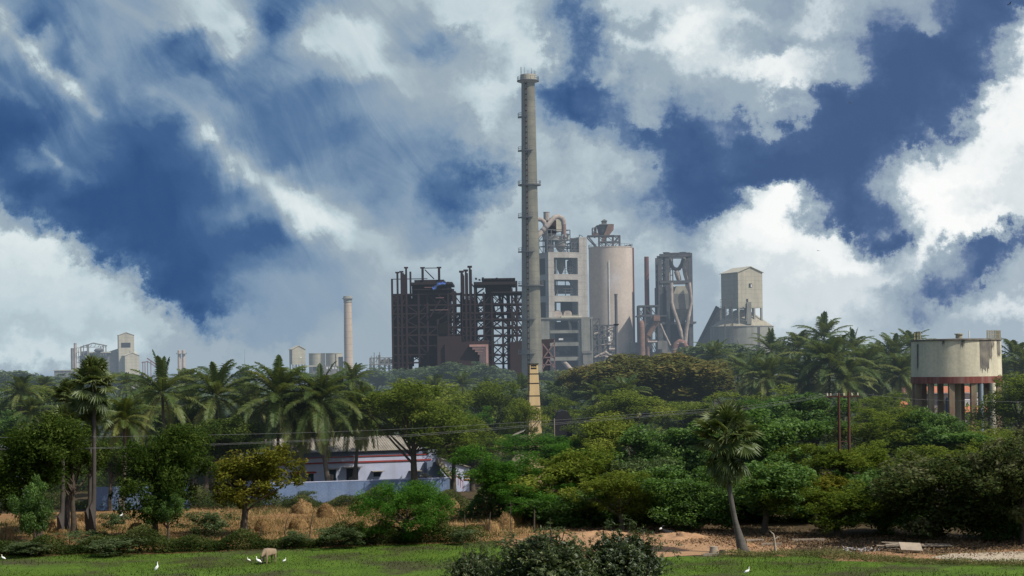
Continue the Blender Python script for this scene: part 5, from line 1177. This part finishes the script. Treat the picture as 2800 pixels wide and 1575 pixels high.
# red tiled house behind
M['tile'] = mat('red_clay_tiles', (.48,.17,.09), (.36,.14,.08), 1.2, joint=.33, coord='pos', fine=.2)
M['tiled'] = mat('old_brown_tiles', (.22,.11,.085), (.16,.09,.07), 1.2, joint=.33, coord='pos')
M['mauve'] = mat('greyish_plaster', (.30,.26,.25), (.24,.21,.2), .8)
f = Fr(240, 2600, 1085); k = f.k; X = f.x; Z = f.z
th = thing('tiled_house', 'low house with red clay tile roofs seen through the water tower legs', 'house', (0,240,0))
MB().box(X(2466),X(2722),0,8,0,Z(1077)).build('wall', M['mauve'], th)
mb = MB(); mb.add([(X(2530),-.8,Z(1073)),(X(2668),-.8,Z(1073)),(X(2668),4,Z(1057)),(X(2530),4,Z(1057))],[(0,1,2,3)]); mb.build('roof', M['tile'], th)
mb = MB(); mb.add([(X(2464),-.8,Z(1073)),(X(2530),-.8,Z(1073)),(X(2530),4,Z(1057)),(X(2474),4,Z(1059))],[(0,1,2,3)]); mb.build('roof', M['tiled'], th)
mb = MB(); mb.box(X(2690),X(2732),-.4,.0,Z(1084),Z(1062)); mb.build('wall_panel', M['white'], th)
mb = MB(); mb.box(X(2585),X(2700),-4,0,0,Z(1092)); mb.build('porch', mat('pale_plaster',(.5,.46,.46),(.42,.4,.4),1), th)
for a_,b_ in ((2634,2642),(2658,2666),(2597,2600)): MB().box(X(a_),X(b_),-4.08,-3.98,Z(1106),Z(1094)).build('window', M['dark'], th)
th = thing('tiled_lean_to', 'lower red tile roof in front of the house under the water tank', 'shed', (0,232,0)); f = Fr(232, 2600, 1110); X = f.x; Z = f.z
mb = MB(); mb.add([(X(2588),-2.5,Z(1126)),(X(2705),-2.5,Z(1126)),(X(2705),0,Z(1111)),(X(2588),0,Z(1111))],[(0,1,2,3)]); mb.build('roof', M['tile'], th)
MB().box(X(2590),X(2703),-2,-.1,0,Z(1125)).build('wall', M['mauve'], th)
th = thing('tiled_hut', 'small red tile roof peeping out of the trees left of the water tower', 'hut', (0,222,0)); f = Fr(222, 2465, 1105); X = f.x; Z = f.z
mb = MB(); mb.add([(X(2452),-1.5,Z(1114)),(X(2482),-1.5,Z(1114)),(X(2478),0,Z(1098)),(X(2462),0,Z(1098))],[(0,1,2,3)]); mb.build('roof', M['tile'], th)
MB().box(X(2454),X(2480),-1.2,-.1,0,Z(1113)).build('wall', M['mauve'], th)
for cxp, lab in ((2571,'dark blue plastic water tank, left of two under the tower'),(2592,'dark blue plastic water tank, right of two under the tower')):
    f = Fr(222, 2580, 1100); t2 = thing('plastic_tank', lab, 'water tank', (f.x(cxp),222,0)); r_ = 5*f.k
    MB().lathe([(r_,0),(r_,f.z(1092)),(r_*.8,f.z(1088)),(r_*.3,f.z(1086)),(0,f.z(1086))],n=20).build('tank_body', mat('blue_black_plastic',(.03,.045,.09),(.03,.04,.07),1), t2)

# ================================================================ cream pillar (old kiln stack)
f = Fr(196, 1462, 1080); k = f.k; X = f.x; Z = f.z
M['cream'] = mat('cream_pillar_plaster', (.52,.38,.19), (.42,.33,.20), .8, streak=.3, dirt=(.3,.2,.1))
th = thing('cream_pillar', 'tapering square cream pillar banded with dark lines, rising out of the trees', 'pillar', (X(1459),196,0), R(10))
def fr2(mb, z0, w0, z1, w1, m=0):
    vs = [(s*w0,t_*w0,z0) for s,t_ in ((-1,-1),(1,-1),(1,1),(-1,1))]+[(s*w1,t_*w1,z1) for s,t_ in ((-1,-1),(1,-1),(1,1),(-1,1))]
    mb.add(vs, [(0,3,2,1),(4,5,6,7),(0,1,5,4),(1,2,6,5),(2,3,7,6),(3,0,4,7)])
wd = lambda py: (11.2+ (py-997)*.036)*k
mb = MB(); fr2(mb, 0, wd(1330), Z(1060), wd(1060)); fr2(mb, Z(1060), wd(1060), Z(996), wd(996)); mb.build('shaft', M['cream'], th)
for p in (1110,1082,1048,1022): fr2(mb:=MB(), Z(p)-.05, wd(p)+.03, Z(p)+.05, wd(p)+.03); mb.build('band', M['dark'], th)
mb = MB(); fr2(mb, Z(996), wd(996)+.08, Z(996)+.1, wd(996)+.08); mb.build('cap', M['dark'], th)
for p in (1007,1000): MB().box(-wd(p)*.75,wd(p)*.6,-wd(p)-.03,-wd(p)+.02,Z(p)-.08,Z(p)+.1).build('slot', M['dark'], th)
MB().box(-wd(1050)-.09,-wd(1050)-.0,-wd(1050)-.03,-wd(1050)+.12,Z(1120),Z(1000)).build('drain_pipe', M['dark'], th)
th = thing('dark_shed', 'dark arched shed half hidden right of the cream pillar', 'shed', (P(1540,1150,205).x,205,0)); 
mb = MB(); s_ = 205/FPX; zt_ = P(1540,1122,205).z
mb.prism([(-24*s_,0),(24*s_,0),(24*s_,zt_-1.2),(14*s_,zt_-.2),(0,zt_),(-14*s_,zt_-.2),(-24*s_,zt_-1.2)],0,5); mb.build('wall', M['dark'], th)
MB().box(-25*s_,-23*s_,-.1,.05,0,zt_-1).build('door_post', M['legc'], th)

# ================================================================ blue-white house
M['bw'] = mat('pale_blue_limewash', (.42,.45,.58), (.34,.38,.52), .7, streak=.35, dirt=(.3,.3,.32))
M['bd'] = mat('dark_blue_frieze', (.14,.18,.26), (.10,.13,.2), .7)
M['bblue'] = mat('blue_limewash', (.115,.175,.30), (.165,.225,.34), .6, streak=.5, dirt=(.09,.11,.16), fine=.2)
M['redp'] = mat('red_trim', (.30,.045,.04), (.22,.05,.045), 1.0)
M['cor'] = mat('asbestos_sheet', (.36,.33,.27), (.20,.18,.15), .6, fine=.2)
M['teal'] = mat('dark_blue_door', (.012,.035,.055), (.010,.025,.04), 1.0)
AH = 19.5; o0 = P(785,1340,178.5)
th = thing('blue_house', 'long low pale blue house with red bands and corrugated roof', 'house', (o0.x,178.5,0), R(AH))
S0 = 178.5/FPX; ca, sa = math.cos(R(AH)), math.sin(R(AH))
def hu(px):      # pixel column -> metres along the facade
    a = (px-785)*1.0; return a*S0/(ca-sa*((px-1400)/FPX))
def hz_(px, py): # pixel -> height on the facade
    u_ = hu(px); Y = 178.5+u_*sa; return CH-un(px,py)[1]*Y/FPX
ztop = hz_(900,1238)
mb = MB(); mb.box(hu(672),hu(1196),0,5,0,ztop); mb.build('wall', M['bw'], th)
z1 = hz_(950,1264); z2 = hz_(950,1249)
MB().box(hu(675),hu(1180),-.10,-.001,z1-.08,z1+.08).build('red_band', M['redp'], th)
MB().box(hu(675),hu(1172),-.08,-.001,z2-.05,z2+.05).build('red_band', M['redp'], th)
MB().box(hu(675),hu(1172),-.05,-.002,z2+.08,ztop+.05).build('frieze', M['bd'], th)
# corrugated roof
def corr(x0,x1,ya,za,yb,zb,pitch=.28):
    mb = MB(); n = int((x1-x0)/pitch*4); vs=[]
    for i in range(n+1):
        x = x0+(x1-x0)*i/n; d = .05*math.sin(i*math.pi/2)
        vs += [(x,ya,za+d),(x,yb,zb+d)]
    return mb.add(vs, [(2*i,2*i+2,2*i+3,2*i+1) for i in range(n)], False)
rfz = hz_(900,1214)+.1
corr(hu(742),hu(1150),-.35,ztop+.1,4.2,rfz+.45).build('roof', M['cor'], th)
MB().box(hu(742),hu(785),-.40,-.33,ztop-.12,ztop+.02).build('fascia', M['dark'], th)
def opening(a,b,c,d,m=M['teal'],nm='window'): 
    return MB().box(hu(a),hu(b),-.04,.03,hz_((a+b)/2,d),hz_((a+b)/2,c)).build(nm, m, th)
def lintel(a,b,c,h,m=M['redp'],pr=.75):
    z = hz_((a+b)/2,c); MB().box(hu(a),hu(b),-pr,-.001,z-h,z).build('awning', m, th)
opening(796,819,1296,1330); opening(836,858,1296,1330); lintel(793,862,1290,.16)
opening(901,919,1284,1345,nm='door'); lintel(893,926,1281,.07,M['cor'])
opening(948,980,1281,1345,M['dark'],'door'); lintel(938,988,1276,.07,M['cor'])
opening(1022,1041,1291,1303); lintel(1015,1048,1287,.07,M['cor']); opening(1126,1141,1290,1303,M['dark']); lintel(1118,1150,1286,.07,M['cor'])
opening(700,730,1296,1330); lintel(696,736,1290,.14)
# outside stair with white flank and red handrail
pS = lambda px,py: (hu(px), hz_(px,py))
mb = MB(); mb.prism([(hu(1196),0),pS(1196,1252),pS(1235,1266),pS(1277,1277),(hu(1277),0)],-.9,4); mb.build('annex_wall', M['bw'], th)
mb = MB(); pl = [pS(1184,1252),pS(1196,1262),pS(1212,1282),pS(1232,1312),pS(1232,1320),pS(1226,1316),pS(1204,1290),pS(1184,1266)]
mb.prism(pl,-2.2,-1.2); mb.build('stair_flight', M['legc'], th)
mb = MB()
a0 = pS(1222,1286); a1 = pS(1254,1314); mb.bar((a0[0],-1.6,a0[1]),(a1[0],-1.6,a1[1]),.10)
for i in range(6): t = i/5; mb.bar((a0[0]+(a1[0]-a0[0])*t,-1.6,a0[1]+(a1[1]-a0[1])*t),(a0[0]+(a1[0]-a0[0])*t,-1.6,a0[1]+(a1[1]-a0[1])*t-.9),.05)
mb.build('handrail', M['redp'], th)
MB().box(hu(1160),hu(1196),-1.2,-.1,0,hz_(1170,1262)).build('stair_shade_block', M['bd'], th)  # dark block put in for the shade cast by the stair
MB().bar((hu(1195),-1.0,hz_(1195,1251)),(hu(1279),-1.0,hz_(1279,1276)),.3,.12).build('coping', M['cor'], th)
# compound wall
wz = P(950,1317,171).z; w0 = P(640,1330,166).x; th = thing('compound_wall', 'blue limewashed compound wall with peeling streaks in front of the long house', 'wall', (P(785,1340,170).x,170,0), R(AH*.75))
MB().box(-2.5,17.2,0,.28,0,wz).build('wall', M['bblue'], th); MB().box(-2.53,17.23,-.03,.31,wz,wz+.07).build('coping', M['bw'], th)
w1 = thing('compound_wall', 'grey stone-topped end of the compound wall below the outside stair', 'wall', (P(1170,1330,176).x,176,0), R(5))
MB().box(0,3.0,0,.3,0,P(1200,1312,176).z).build('wall', M['legc'], w1)
# sack stacks
rnd = random.Random(3)
for i,(px,py) in enumerate(((1155,1302),(1163,1300),(1171,1303),(1159,1296),(1276,1304),(1276,1312),(1277,1296))):
    c = P(px,py,176 if px<1200 else 181); mb = MB(); mb.lathe([(.02,-.14),(.26,-.12),(.33,0),(.26,.12),(.02,.14)],n=12)
    o = mb.build('straw_bundle', M['cor'] if px<1200 else bpy.data.materials['straw_stubble']); o.location = c; o.scale = (1.2,.8,1)
    tag(o, 'tan straw bundle heaped beside the blue house stair' if px<1200 else 'tan straw bundle stacked at the right end of the blue house', 'bundle', 'straw bundles by the stair' if px<1200 else 'straw bundles at the house end')
# far-left white hut
f = Fr(172, 15, 1290); X = f.x; Z = f.z
th = thing('white_hut', 'pale blue-white hut glimpsed behind the dark tree at the left edge', 'hut', (0,172,0))
MB().box(X(-80),X(36),0,4,0,Z(1225)).build('wall', M['bw'], th); MB().box(X(-84),X(22),-.5,4.5,Z(1225),Z(1221)).build('roof', M['bw'], th)
th = thing('blue_wall', 'low dark blue wall seen between the left tree trunks', 'wall', (0,166,0)); f = Fr(166,400,1340); X = f.x; Z = f.z
MB().box(X(250),X(520),0,.3,0,Z(1330)).build('wall', M['bblue'], th)
th = thing('zinc_roof', 'small glinting metal roof between the trees left of the cream pillar', 'roof', (0,188,0)); f = Fr(188,1410,1190); X = f.x; Z = f.z
mb = MB(); mb.add([(X(1395),0,Z(1196)),(X(1432),0,Z(1180)),(X(1445),2,Z(1170)),(X(1410),2,Z(1184))],[(0,1,2,3)]); mb.build('roof_sheet', M['cor'], th); MB().box(X(1400),X(1440),.6,1.8,0,Z(1192)).build('wall', M['legc'], th)
th = thing('grey_shed', 'pale grey wall of a shed in the shade below the right trees', 'shed', (0,146,0)); f = Fr(146,2640,1450); X = f.x; Z = f.z
MB().box(X(2622),X(2740),0,2,0,Z(1420)).build('wall', M['bw'], th); MB().box(X(2624),X(2646),-.06,.02,Z(1440),Z(1425)).build('door', M['legc'], th)

# ================================================================ straw heaps
def heap_mesh(seed):
    rs = np.random.RandomState(seed); n = 5200; d = unit(rs,n); d[:,2] = np.abs(d[:,2]); lump = 1+.12*np.sin(d[:,0]*4+seed)+.1*np.cos(d[:,1]*5)
    d = np.sign(d)*np.abs(d)**.72; d[:,2] *= .95+.12*np.sin(d[:,0]*6+seed*2); Pc = d*np.array([.92,.8,.80])*lump[:,None]*rs.uniform(.82,1.02,(n,1)); a = np.cross(d, unit(rs,n)*.6+np.array([0,0,.2])); a[:,2] -= .5; a /= np.linalg.norm(a,axis=1,keepdims=True)
    b = np.cross(a,d); b /= np.linalg.norm(b,axis=1,keepdims=True)+1e-9; L = rs.uniform(.12,.3,(n,1)); W_ = .014
    V = np.stack([Pc-a*L/2-b*W_,Pc-a*L/2+b*W_,Pc+a*L/2+b*W_,Pc+a*L/2-b*W_],1).reshape(-1,3)
    # packed core
    u_ = 24; m = 9; cv=[]; cf=[]
    for i in range(m+1):
        th_ = math.pi/2*i/m
        for j in range(u_):
            ph = 2*math.pi*j/u_; dd = np.array([math.sin(th_)*math.cos(ph), math.sin(th_)*math.sin(ph), math.cos(th_)]); dd = np.sign(dd)*np.abs(dd)**.72; dd[2] *= .95+.12*math.sin(dd[0]*6+seed*2); lp = 1+.12*math.sin(dd[0]*4+seed)+.1*math.cos(dd[1]*5)
            cv.append(dd*np.array([.92,.8,.80])*lp*.88)
    cf = [(i*u_+j,i*u_+(j+1)%u_,(i+1)*u_+(j+1)%u_,(i+1)*u_+j) for i in range(m) for j in range(u_)]
    V0 = len(V); V = np.concatenate([V,np.array(cv)]); F = np.concatenate([np.arange(V0).reshape(-1,4), np.array(cf)+V0])
    return arr('straw_heap', V, F, strawm, np.concatenate([.5+rs.normal(0,.2,n), np.full(len(cf),.28)]))
HM = [heap_mesh(i) for i in (1,2,3)]
HL = ['largest straw heap in front of the blue wall, left one','straw heap with green weeds at its foot, second from the left by the blue wall','small straw heap touching the thorn bush on its left side',
 'wide low straw heap below the two by the blue wall','straw heap behind the crooked stake right of the yellowing tree','straw heap under the right edge of the yellowing tree','straw heap just right of the thorn bush',
 'tall straw heap between leaning fence post and tree wall','straw heap behind the forked stake','last straw heap on the right, by the brown fence post','low straw heap between the two right-hand fence posts',
 'straw heap between the shady tree and small dark bush','straw heap left of the yellowing tree trunk','near straw heap below the dark round bush','dark low straw heap between two palm trunks at left','straw heap at the left edge behind the bare stake',
 'far flat straw heap behind the dark bush','straw heap between the ivy-wrapped tree and palm trunks']
for i,(px,py,w,h) in enumerate(((827,1403,64,32),(893,1414,60,32),(977,1396,36,26),(818,1446,66,28),(718,1452,50,28),(676,1468,42,30),(1238,1398,44,30),(1325,1414,56,36),(1413,1432,44,36),(1383,1446,60,38),(1345,1452,54,26),
  (375,1462,60,32),(425,1446,62,34),(400,1480,90,26),(175,1484,40,34),(18,1476,50,30),(235,1424,44,22),(130,1452,50,24))):
    g = G(px,py); s = g.y/FPX; o = bpy.data.objects.new('straw_heap', HM[i%3]); C.objects.link(o); o.location = g; o.scale = (w*s/2*.98, w*s/2*.98, h*s/.78*.9); o.rotation_euler = (0,0,i*1.3)
    tag(o, HL[i], 'straw heap', 'straw heaps drying on the stubble field')
# ================================================================ fence posts and stakes
PL = [(192,1436,1502,.03,10,'thin pale stake beside the shrub at left'),(12,1428,1482,.035,-12,'bare leaning stick at the left edge'),(705,1436,1494,.03,-22,'crooked forked stick under the yellowing tree'),(778,1412,1474,.035,-14,'crooked stick with bent top, right of the yellowing tree'),
 (847,1405,1476,.045,-10,'thicker stick with hooked top between two straw heaps'),(923,1430,1478,.04,0,'dark stick standing in the milkweed bush'),(990,1427,1472,.085,0,'thick dark post left of the thorn bush'),
 (1196,1410,1459,.05,-3,'straight dark post right of the thorn bush'),(1270,1404,1462,.05,-5,'curved post beside the upright weed clump'),(1338,1398,1457,.05,-8,'post leaning right, next to the tall straw heap'),
 (1399,1370,1457,.035,2,'tall thin forked stake among the right straw heaps'),(1461,1392,1457,.07,-1,'rusty brown post, last one on the right'),(877,1455,1476,.02,0,'short stub between posts'),(258,1412,1440,.03,18,'bent dead twig by the palm trunk, left')]
for i,(px,pt,pb,r_,ln_,lb) in enumerate(PL):
    g = G(px,pb); s = g.y/FPX; h = (pb-pt)*s; rnd = random.Random(i); mb = MB(); pts=[]
    for j in range(7):
        t = j/6; pts.append((math.sin(t*3+i)*.05*(1 if r_<.06 else .2)-math.tan(R(ln_))*h*t*.6+.0, 0, -.05+h*t))
    mb.tube(pts, [r_*1.15]*3+[r_]*2+[r_*.8,r_*.55], 7)
    if r_ < .05 and i not in (12,): mb.tube([pts[5],(pts[5][0]+.16,0,pts[5][2]+.22)],[r_*.7,r_*.3],5); mb.tube([pts[4],(pts[4][0]-.18,0,pts[4][2]+.2)],[r_*.6,r_*.25],5)
    o = mb.build('fence_post', bpy.data.materials['bark']); o.location = g; tag(o, lb, 'fence post', 'crooked fence posts between grass and stubble')

# ================================================================ power line
f = Fr(152, 2305, 1140); X = f.x; Z = f.z
PM = mat('rust_brown_pole', (.09,.035,.025), (.05,.028,.022), 1.5, streak=.4)
th = thing('double_power_pole', 'pair of brown power poles joined by a cross arm', 'power pole', (X(2306),152,0))
for px,pt in ((2294,1074),(2321,1070)):
    x = X(px)-X(2306); mb = MB(); mb.tube([(x,0,0),(x,0,Z(pt))],[.17,.11],10); mb.build('pole', PM, th)
x0 = X(2261)-X(2306); x1 = X(2349)-X(2306); MB().bar((x0,0,Z(1084)),(x1,0,Z(1084)),.14).build('cross_arm', PM, th)
MB().bar((X(2294)-X(2306),0,Z(1208)),(X(2321)-X(2306),0,Z(1206)),.09).build('stay_bar', PM, th)
for px in (2263,2272,2291,2308,2330,2346):
    x = X(px)-X(2306); MB().lathe([(.02,0),(.09,.03),(.05,.08),(.09,.12),(.05,.17),(.08,.21),(.0,.25)],(x,0,Z(1084)+.07),10).build('insulator', M['tank'], th)
wm = mat('aluminium_wire', (.16,.165,.17), (.13,.13,.13), 1)
za = Z(1084)+.3
for i,(lb,pp) in enumerate((('topmost wire running left from the twin poles',[(2263,None),(2060,1108),(1800,1128),(1500,1150),(1100,1173),(760,1185),(300,1194),(-200,1197)]),
        ('middle wire running left from the twin poles, close above the lowest',[(2291,None),(2060,1114),(1800,1134),(1500,1158),(1100,1190),(760,1207),(300,1223),(-200,1228)]),
        ('lowest wire running left from the twin poles',[(2308,None),(2060,1117),(1800,1137),(1500,1162),(1100,1194),(760,1210),(300,1226),(-200,1231)]),
        ('wire running right from the twin poles past the water tower',[(2346,None),(2480,1090),(2640,1096),(2900,1100)]))):
    pts = [Vector((X(pp[0][0]),152,za))]; q = len(pp)
    ctrl = [pts[0]]+[P(a_,b_,152-(2300-a_)*.008 if i < 3 else 152) for a_,b_ in pp[1:]]
    out = []
    for j in range(q-1):
        p0 = ctrl[max(j-1,0)]; p1 = ctrl[j]; p2 = ctrl[j+1]; p3 = ctrl[min(j+2,q-1)]
        for m in range(8):
            t = m/8; out.append(.5*((2*p1)+(p2-p0)*t+(2*p0-5*p1+4*p2-p3)*t*t+(3*p1-p0-3*p2+p3)*t**3))
    out.append(ctrl[-1]); tag(MB().tube(out,.011,5).build('power_wire', wm), lb, 'wire', 'overhead power wires')

# ================================================================ yard things at right
ym = bpy.data.materials['bark']; pale = mat('bleached_wood', (.36,.30,.23), (.22,.18,.14), 2.0, fine=.2)
for px,py,w,h,lb in ((1952,1510,26,20,'round grey tree stump left of the leaning palm foot'),(1975,1512,18,12,'smaller dark stump between the grey stump and the palm foot')):
    g = G(px,py+4); s = g.y/FPX; tag(MB().lathe([(w*s*.55,0),(w*s*.45,h*s*.5),(w*s*.44,h*s),(w*s*.3,h*s*1.02),(0,h*s)],(0,0,0),14).build('tree_stump', pale if w>20 else ym, None, g), lb, 'stump')
for px,py,L,a,lb in ((2065,1482,50,5,'pale squared timber lying right of the palm foot, upper one'),(2110,1492,55,-4,'pale squared timber lying right of the palm foot, lower one'),(2210,1481,90,3,'long pale pole lying in the shade, middle of the yard'),(1945,1521,44,-4,'thin bleached stick lying on the grass edge by the stump')):
    g = G(px,py); s = g.y/FPX; mb = MB(); mb.bar((-L*s/2,0,.12),(L*s/2,math.tan(R(a))*L*s,.12),.16,.2); tag(mb.build('timber', pale, None, g), lb, 'timber', 'pale timbers lying in the yard')
g = G(2123,1517); s = g.y/FPX; mb = MB()
mb.tube([(0,0,-.05),(-.08,0,.5),(-.12,.0,1.0),(-.2,0,1.5),(-.45,0,1.75)],[.11,.09,.08,.06,.02],8); mb.tube([(-.12,0,1.1),(.15,.05,1.3),(.3,0,1.25)],[.06,.05,.02],6); mb.tube([(-.1,0,.75),(-.3,0,.9)],[.05,.02],6)
tag(mb.build('dead_branch', pale, None, g), 'bleached bare forked branch stuck upright at the grass edge', 'dead branch')
random.seed(12)
for i in range(16):
    px = random.uniform(2420,2560); py = 1496+random.uniform(-14,6); g = G(px,py); a = random.uniform(-.22,.22); L = random.uniform(1.4,2.6)
    mb = MB(); mb.bar((-L/2,0,0),(L/2,0,0),.24,.05); o = mb.build('plank', pale); o.location = (g.x,G(2490,1503).y+random.uniform(-.4,1.4),.06+.055*(i//2)); o.rotation_euler = (0,random.uniform(-.05,.05),a)
    tag(o, 'weathered grey plank lying in the timber pile under the flowering tree', 'plank', 'planks heaped under the flowering tree')
g = G(2492,1512); mb = MB(); mb.box(-.85,.75,-.03,.03,-.42,.42); o = mb.build('leaning_board', mat('dusty_board',(.34,.28,.21),(.22,.18,.14),1.5)); o.location = (g.x,g.y,.46); o.rotation_euler = (R(-55),R(4),R(4)); tag(o, 'wide pale board leaning on the front of the plank pile', 'board')
rs = np.random.RandomState(3); n = 230; q = np.stack([rs.normal(0,1.1,n),rs.normal(0,.7,n),np.abs(rs.normal(0,.10,n))],1); V,F = leaf_quads(rs,q,.20,.13,.8); me = arr('litter',V,F,mat('pale_litter',(.45,.45,.46),(.16,.14,.12),3.0)); o = bpy.data.objects.new('litter',me); C.objects.link(o); o.location = G(2350,1505); tag(o,'scattered heap of pale litter on bare ground, right of centre','litter',kind='stuff')
g = G(1820,1464); # dark goat lying with white patch
def skinned(name, verts, edges, radii, mt, sub=2):
    me = bpy.data.meshes.new(name); me.from_pydata(verts, edges, []); o = bpy.data.objects.new(name, me); C.objects.link(o)
    m = o.modifiers.new('s','SKIN'); m.use_smooth_shade = True
    for i, r_ in enumerate(radii):
        sv = me.skin_vertices[0].data[i]; sv.radius = (r_, r_) if not hasattr(r_,'__len__') else r_
    me.skin_vertices[0].data[0].use_root = True
    s = o.modifiers.new('b','SUBSURF'); s.levels = s.render_levels = sub; me.materials.append(mt); return o
gm = mat('black_goat_hair', (.012,.012,.014), (.02,.018,.018), 3); wm2 = mat('white_hair', (.75,.74,.70), (.65,.63,.6), 3)
th = thing('black_goat','black goat with a white head resting on top of the sand bank','goat',(g.x,g.y-1.0,.05),R(0))
b_ = skinned('body',[(0,0,.28),(.32,0,.28),(.6,0,.24),(-.22,0,.36),(-.36,-.02,.58),(.45,-.16,.08),(.15,-.22,.06),(-.2,-.16,.14),(-.42,-.2,.05)],[(0,1),(1,2),(0,3),(3,4),(2,5),(5,6),(3,7),(7,8)],[.2,.22,.15,.17,.09,.09,.05,.07,.04],gm); b_.parent = th
h_ = skinned('head',[(-.38,-.02,.66),(-.50,-.06,.62),(-.60,-.1,.55)],[(0,1),(1,2)],[.095,.08,.045],wm2); h_.parent = th
for s_ in (-1,1): o = MB().tube([(-.36,s_*.04,.74),(-.28,s_*.08,.84),(-.16,s_*.12,.84)],[.02,.015,.005],6).build('horn', M['grey'], th)

# ================================================================ grazing cow
hide = mat('pale_fawn_hide', (.27,.20,.13), (.15,.11,.08), 1.6); hd = mat('dark_grey_hide', (.07,.06,.055), (.04,.035,.03), 2)
g = G(722,1544); th = thing('grazing_cow','fawn cow grazing head-down on the green field','cow',(g.x+.25,g.y+.6,0),R(238)); th.scale = (.86,.86,.86)
# local: head towards +x ; seen from the front quarter
bv = [(-.45,0,1.02),(-.15,0,.98),(.2,0,1.0),(.48,0,1.08),(.70,0,.86),(.88,.0,.60),(-.68,0,1.0),(-.78,0,.8),
      (-.62,.19,.78),(-.60,.20,.50),(-.66,.20,.27),(-.62,.20,.02),(-.62,-.19,.78),(-.60,-.20,.50),(-.66,-.20,.27),(-.62,-.20,.02),
      (.44,.17,.74),(.46,.18,.42),(.45,.18,.2),(.47,.18,.02),(.44,-.17,.74),(.46,-.18,.42),(.45,-.18,.2),(.47,-.18,.02)]
be = [(0,1),(1,2),(2,3),(3,4),(4,5),(0,6),(6,7),(0,8),(8,9),(9,10),(10,11),(0,12),(12,13),(13,14),(14,15),(2,16),(16,17),(17,18),(18,19),(2,20),(20,21),(21,22),(22,23)]
br = [(.26,.30),(.29,.34),(.26,.31),(.22,.27),(.14,.20),(.11,.13),(.22,.24),.11,.15,.09,.055,.055,.15,.09,.055,.055,.13,.075,.05,.055,.13,.075,.05,.055]
o = skinned('body',bv,be,br,hide); o.parent = th
o = skinned('head',[(.90,0,.52),(.97,0,.36),(1.02,0,.20),(1.04,0,.09)],[(0,1),(1,2),(2,3)],[.13,.12,.09,.075],hd); o.parent = th
for s_ in (-1,1):
    MB().tube([(.86,s_*.08,.60),(.84,s_*.2,.72),(.88,s_*.24,.92)],[.035,.028,.008],8).build('horn', hd, th)
    MB().tube([(.84,s_*.12,.55),(.80,s_*.26,.52),(.80,s_*.33,.47)],[.03,.055,.01],8).build('ear', hd, th)
MB().tube([(-.88,0,.95),(-.95,.02,.6),(-.93,.03,.3)],[.035,.02,.04],6).build('tail', hd, th)
# ================================================================ egrets
ew = mat('white_plumage', (.85,.85,.82), (.78,.78,.76), 4); eb = mat('egret_leg', (.06,.05,.03), (.05,.04,.03), 4); ey = mat('yellow_beak', (.5,.30,.04), (.45,.28,.05), 4)
EL = [(10,1534,1,-1,'white egret nearest the left edge of the field'),(88,1522,1.25,1,'white egret on the bank edge below the ivy-wrapped tree'),(428,1566,1.35,1,'egret standing tall and upright alone in the open grass'),
      (681,1538,.8,-1,'small grey-white egret left of the cow'),(708,1545,1.3,-1,'white egret right at the cow\'s muzzle'),(777,1541,.9,1,'small white egret right of the cow'),
      (331,1416,.8,1,'white egret perched on the round dark bush'),(2042,1574,1.2,1,'white egret at the bottom edge, right of the mango treetops')]
for i,(px,py,s,dr,lb) in enumerate(EL):
    g = G(px,py) if i != 6 else P(px,py,126.5); th = thing('egret', lb, 'egret', g, 0 if dr>0 else math.pi, 'white egrets in the field')
    up = i == 2; o = skinned('body',[(0,0,.30),(.10,0,.34),(.17,0,.44),(.14,0,.54),(.19,0,.60),(-.12,0,.24),(-.2,0,.18)] if not up else [(0,0,.30),(.06,0,.40),(.08,0,.52),(.05,0,.64),(.10,0,.70),(-.08,0,.2),(-.12,0,.12)],[(0,1),(1,2),(2,3),(3,4),(0,5),(5,6)],[.10,.08,.035,.028,.036,.06,.02],ew,1); o.parent = th
    h = (.19,.60) if not up else (.10,.70); MB().tube([(h[0]+.02,0,h[1]),(h[0]+.12,0,h[1]-.02)],[.014,.003],6).build('beak', ey, th)
    for s_ in (-1,1): MB().tube([(0,s_*.03,.26),(.02,s_*.03,.12),(0,s_*.03,0)],.008,5).build('leg', eb, th)
    th.scale = (s*.8,s*.8,s*.8)
# ================================================================ birds in the sky
bm_ = mat('dark_feathers', (.02,.018,.016), (.03,.025,.02), 5, hz=.3)
for i,(px,py,Y,s,rl,lb) in enumerate(((2324,281,150,.36,30,'dark kite high right of the tall chimney, below the white cloud'),(2760,11,150,.32,-20,'dark bird at the very top right'),(2383,905,190,.30,10,'small dark bird low over the right palms'),
   (1237,640,200,0.01,0,''),(2237,686,240,.30,15,'tiny dark bird over the cloud right of the silo'),(2442,931,230,.24,-10,'tiny bird just above the palms near the water tower'))):
    if not lb: continue
    c = P(px,py,Y); th = thing('flying_bird', lb, 'bird', c, rl*.03, 'dark birds in the sky')
    MB().tube([(-.5,0,0),(-.25,0,.02),(.2,0,.03),(.5,0,.04),(.62,0,.02)],[.02,.10,.13,.08,.02],8).build('body', bm_, th)
    for s_ in (-1,1):
        mb = MB(); mb.add([(.25,s_*.08,.05),(.32,s_*.6,.22),(.05,s_*1.25,.15),(-.12,s_*.6,.18),(-.1,s_*.08,.04)],[(0,1,2,3,4)]); mb.build('wing', bm_, th)
    MB().add([(-.4,0,.02),(-.85,.16,.02),(-.85,-.16,.02)],[(0,1,2)]).build('tail', bm_, th)
    th.rotation_euler = (R(rl),R(-10),R(40+rl)); th.scale = (s,s,s)
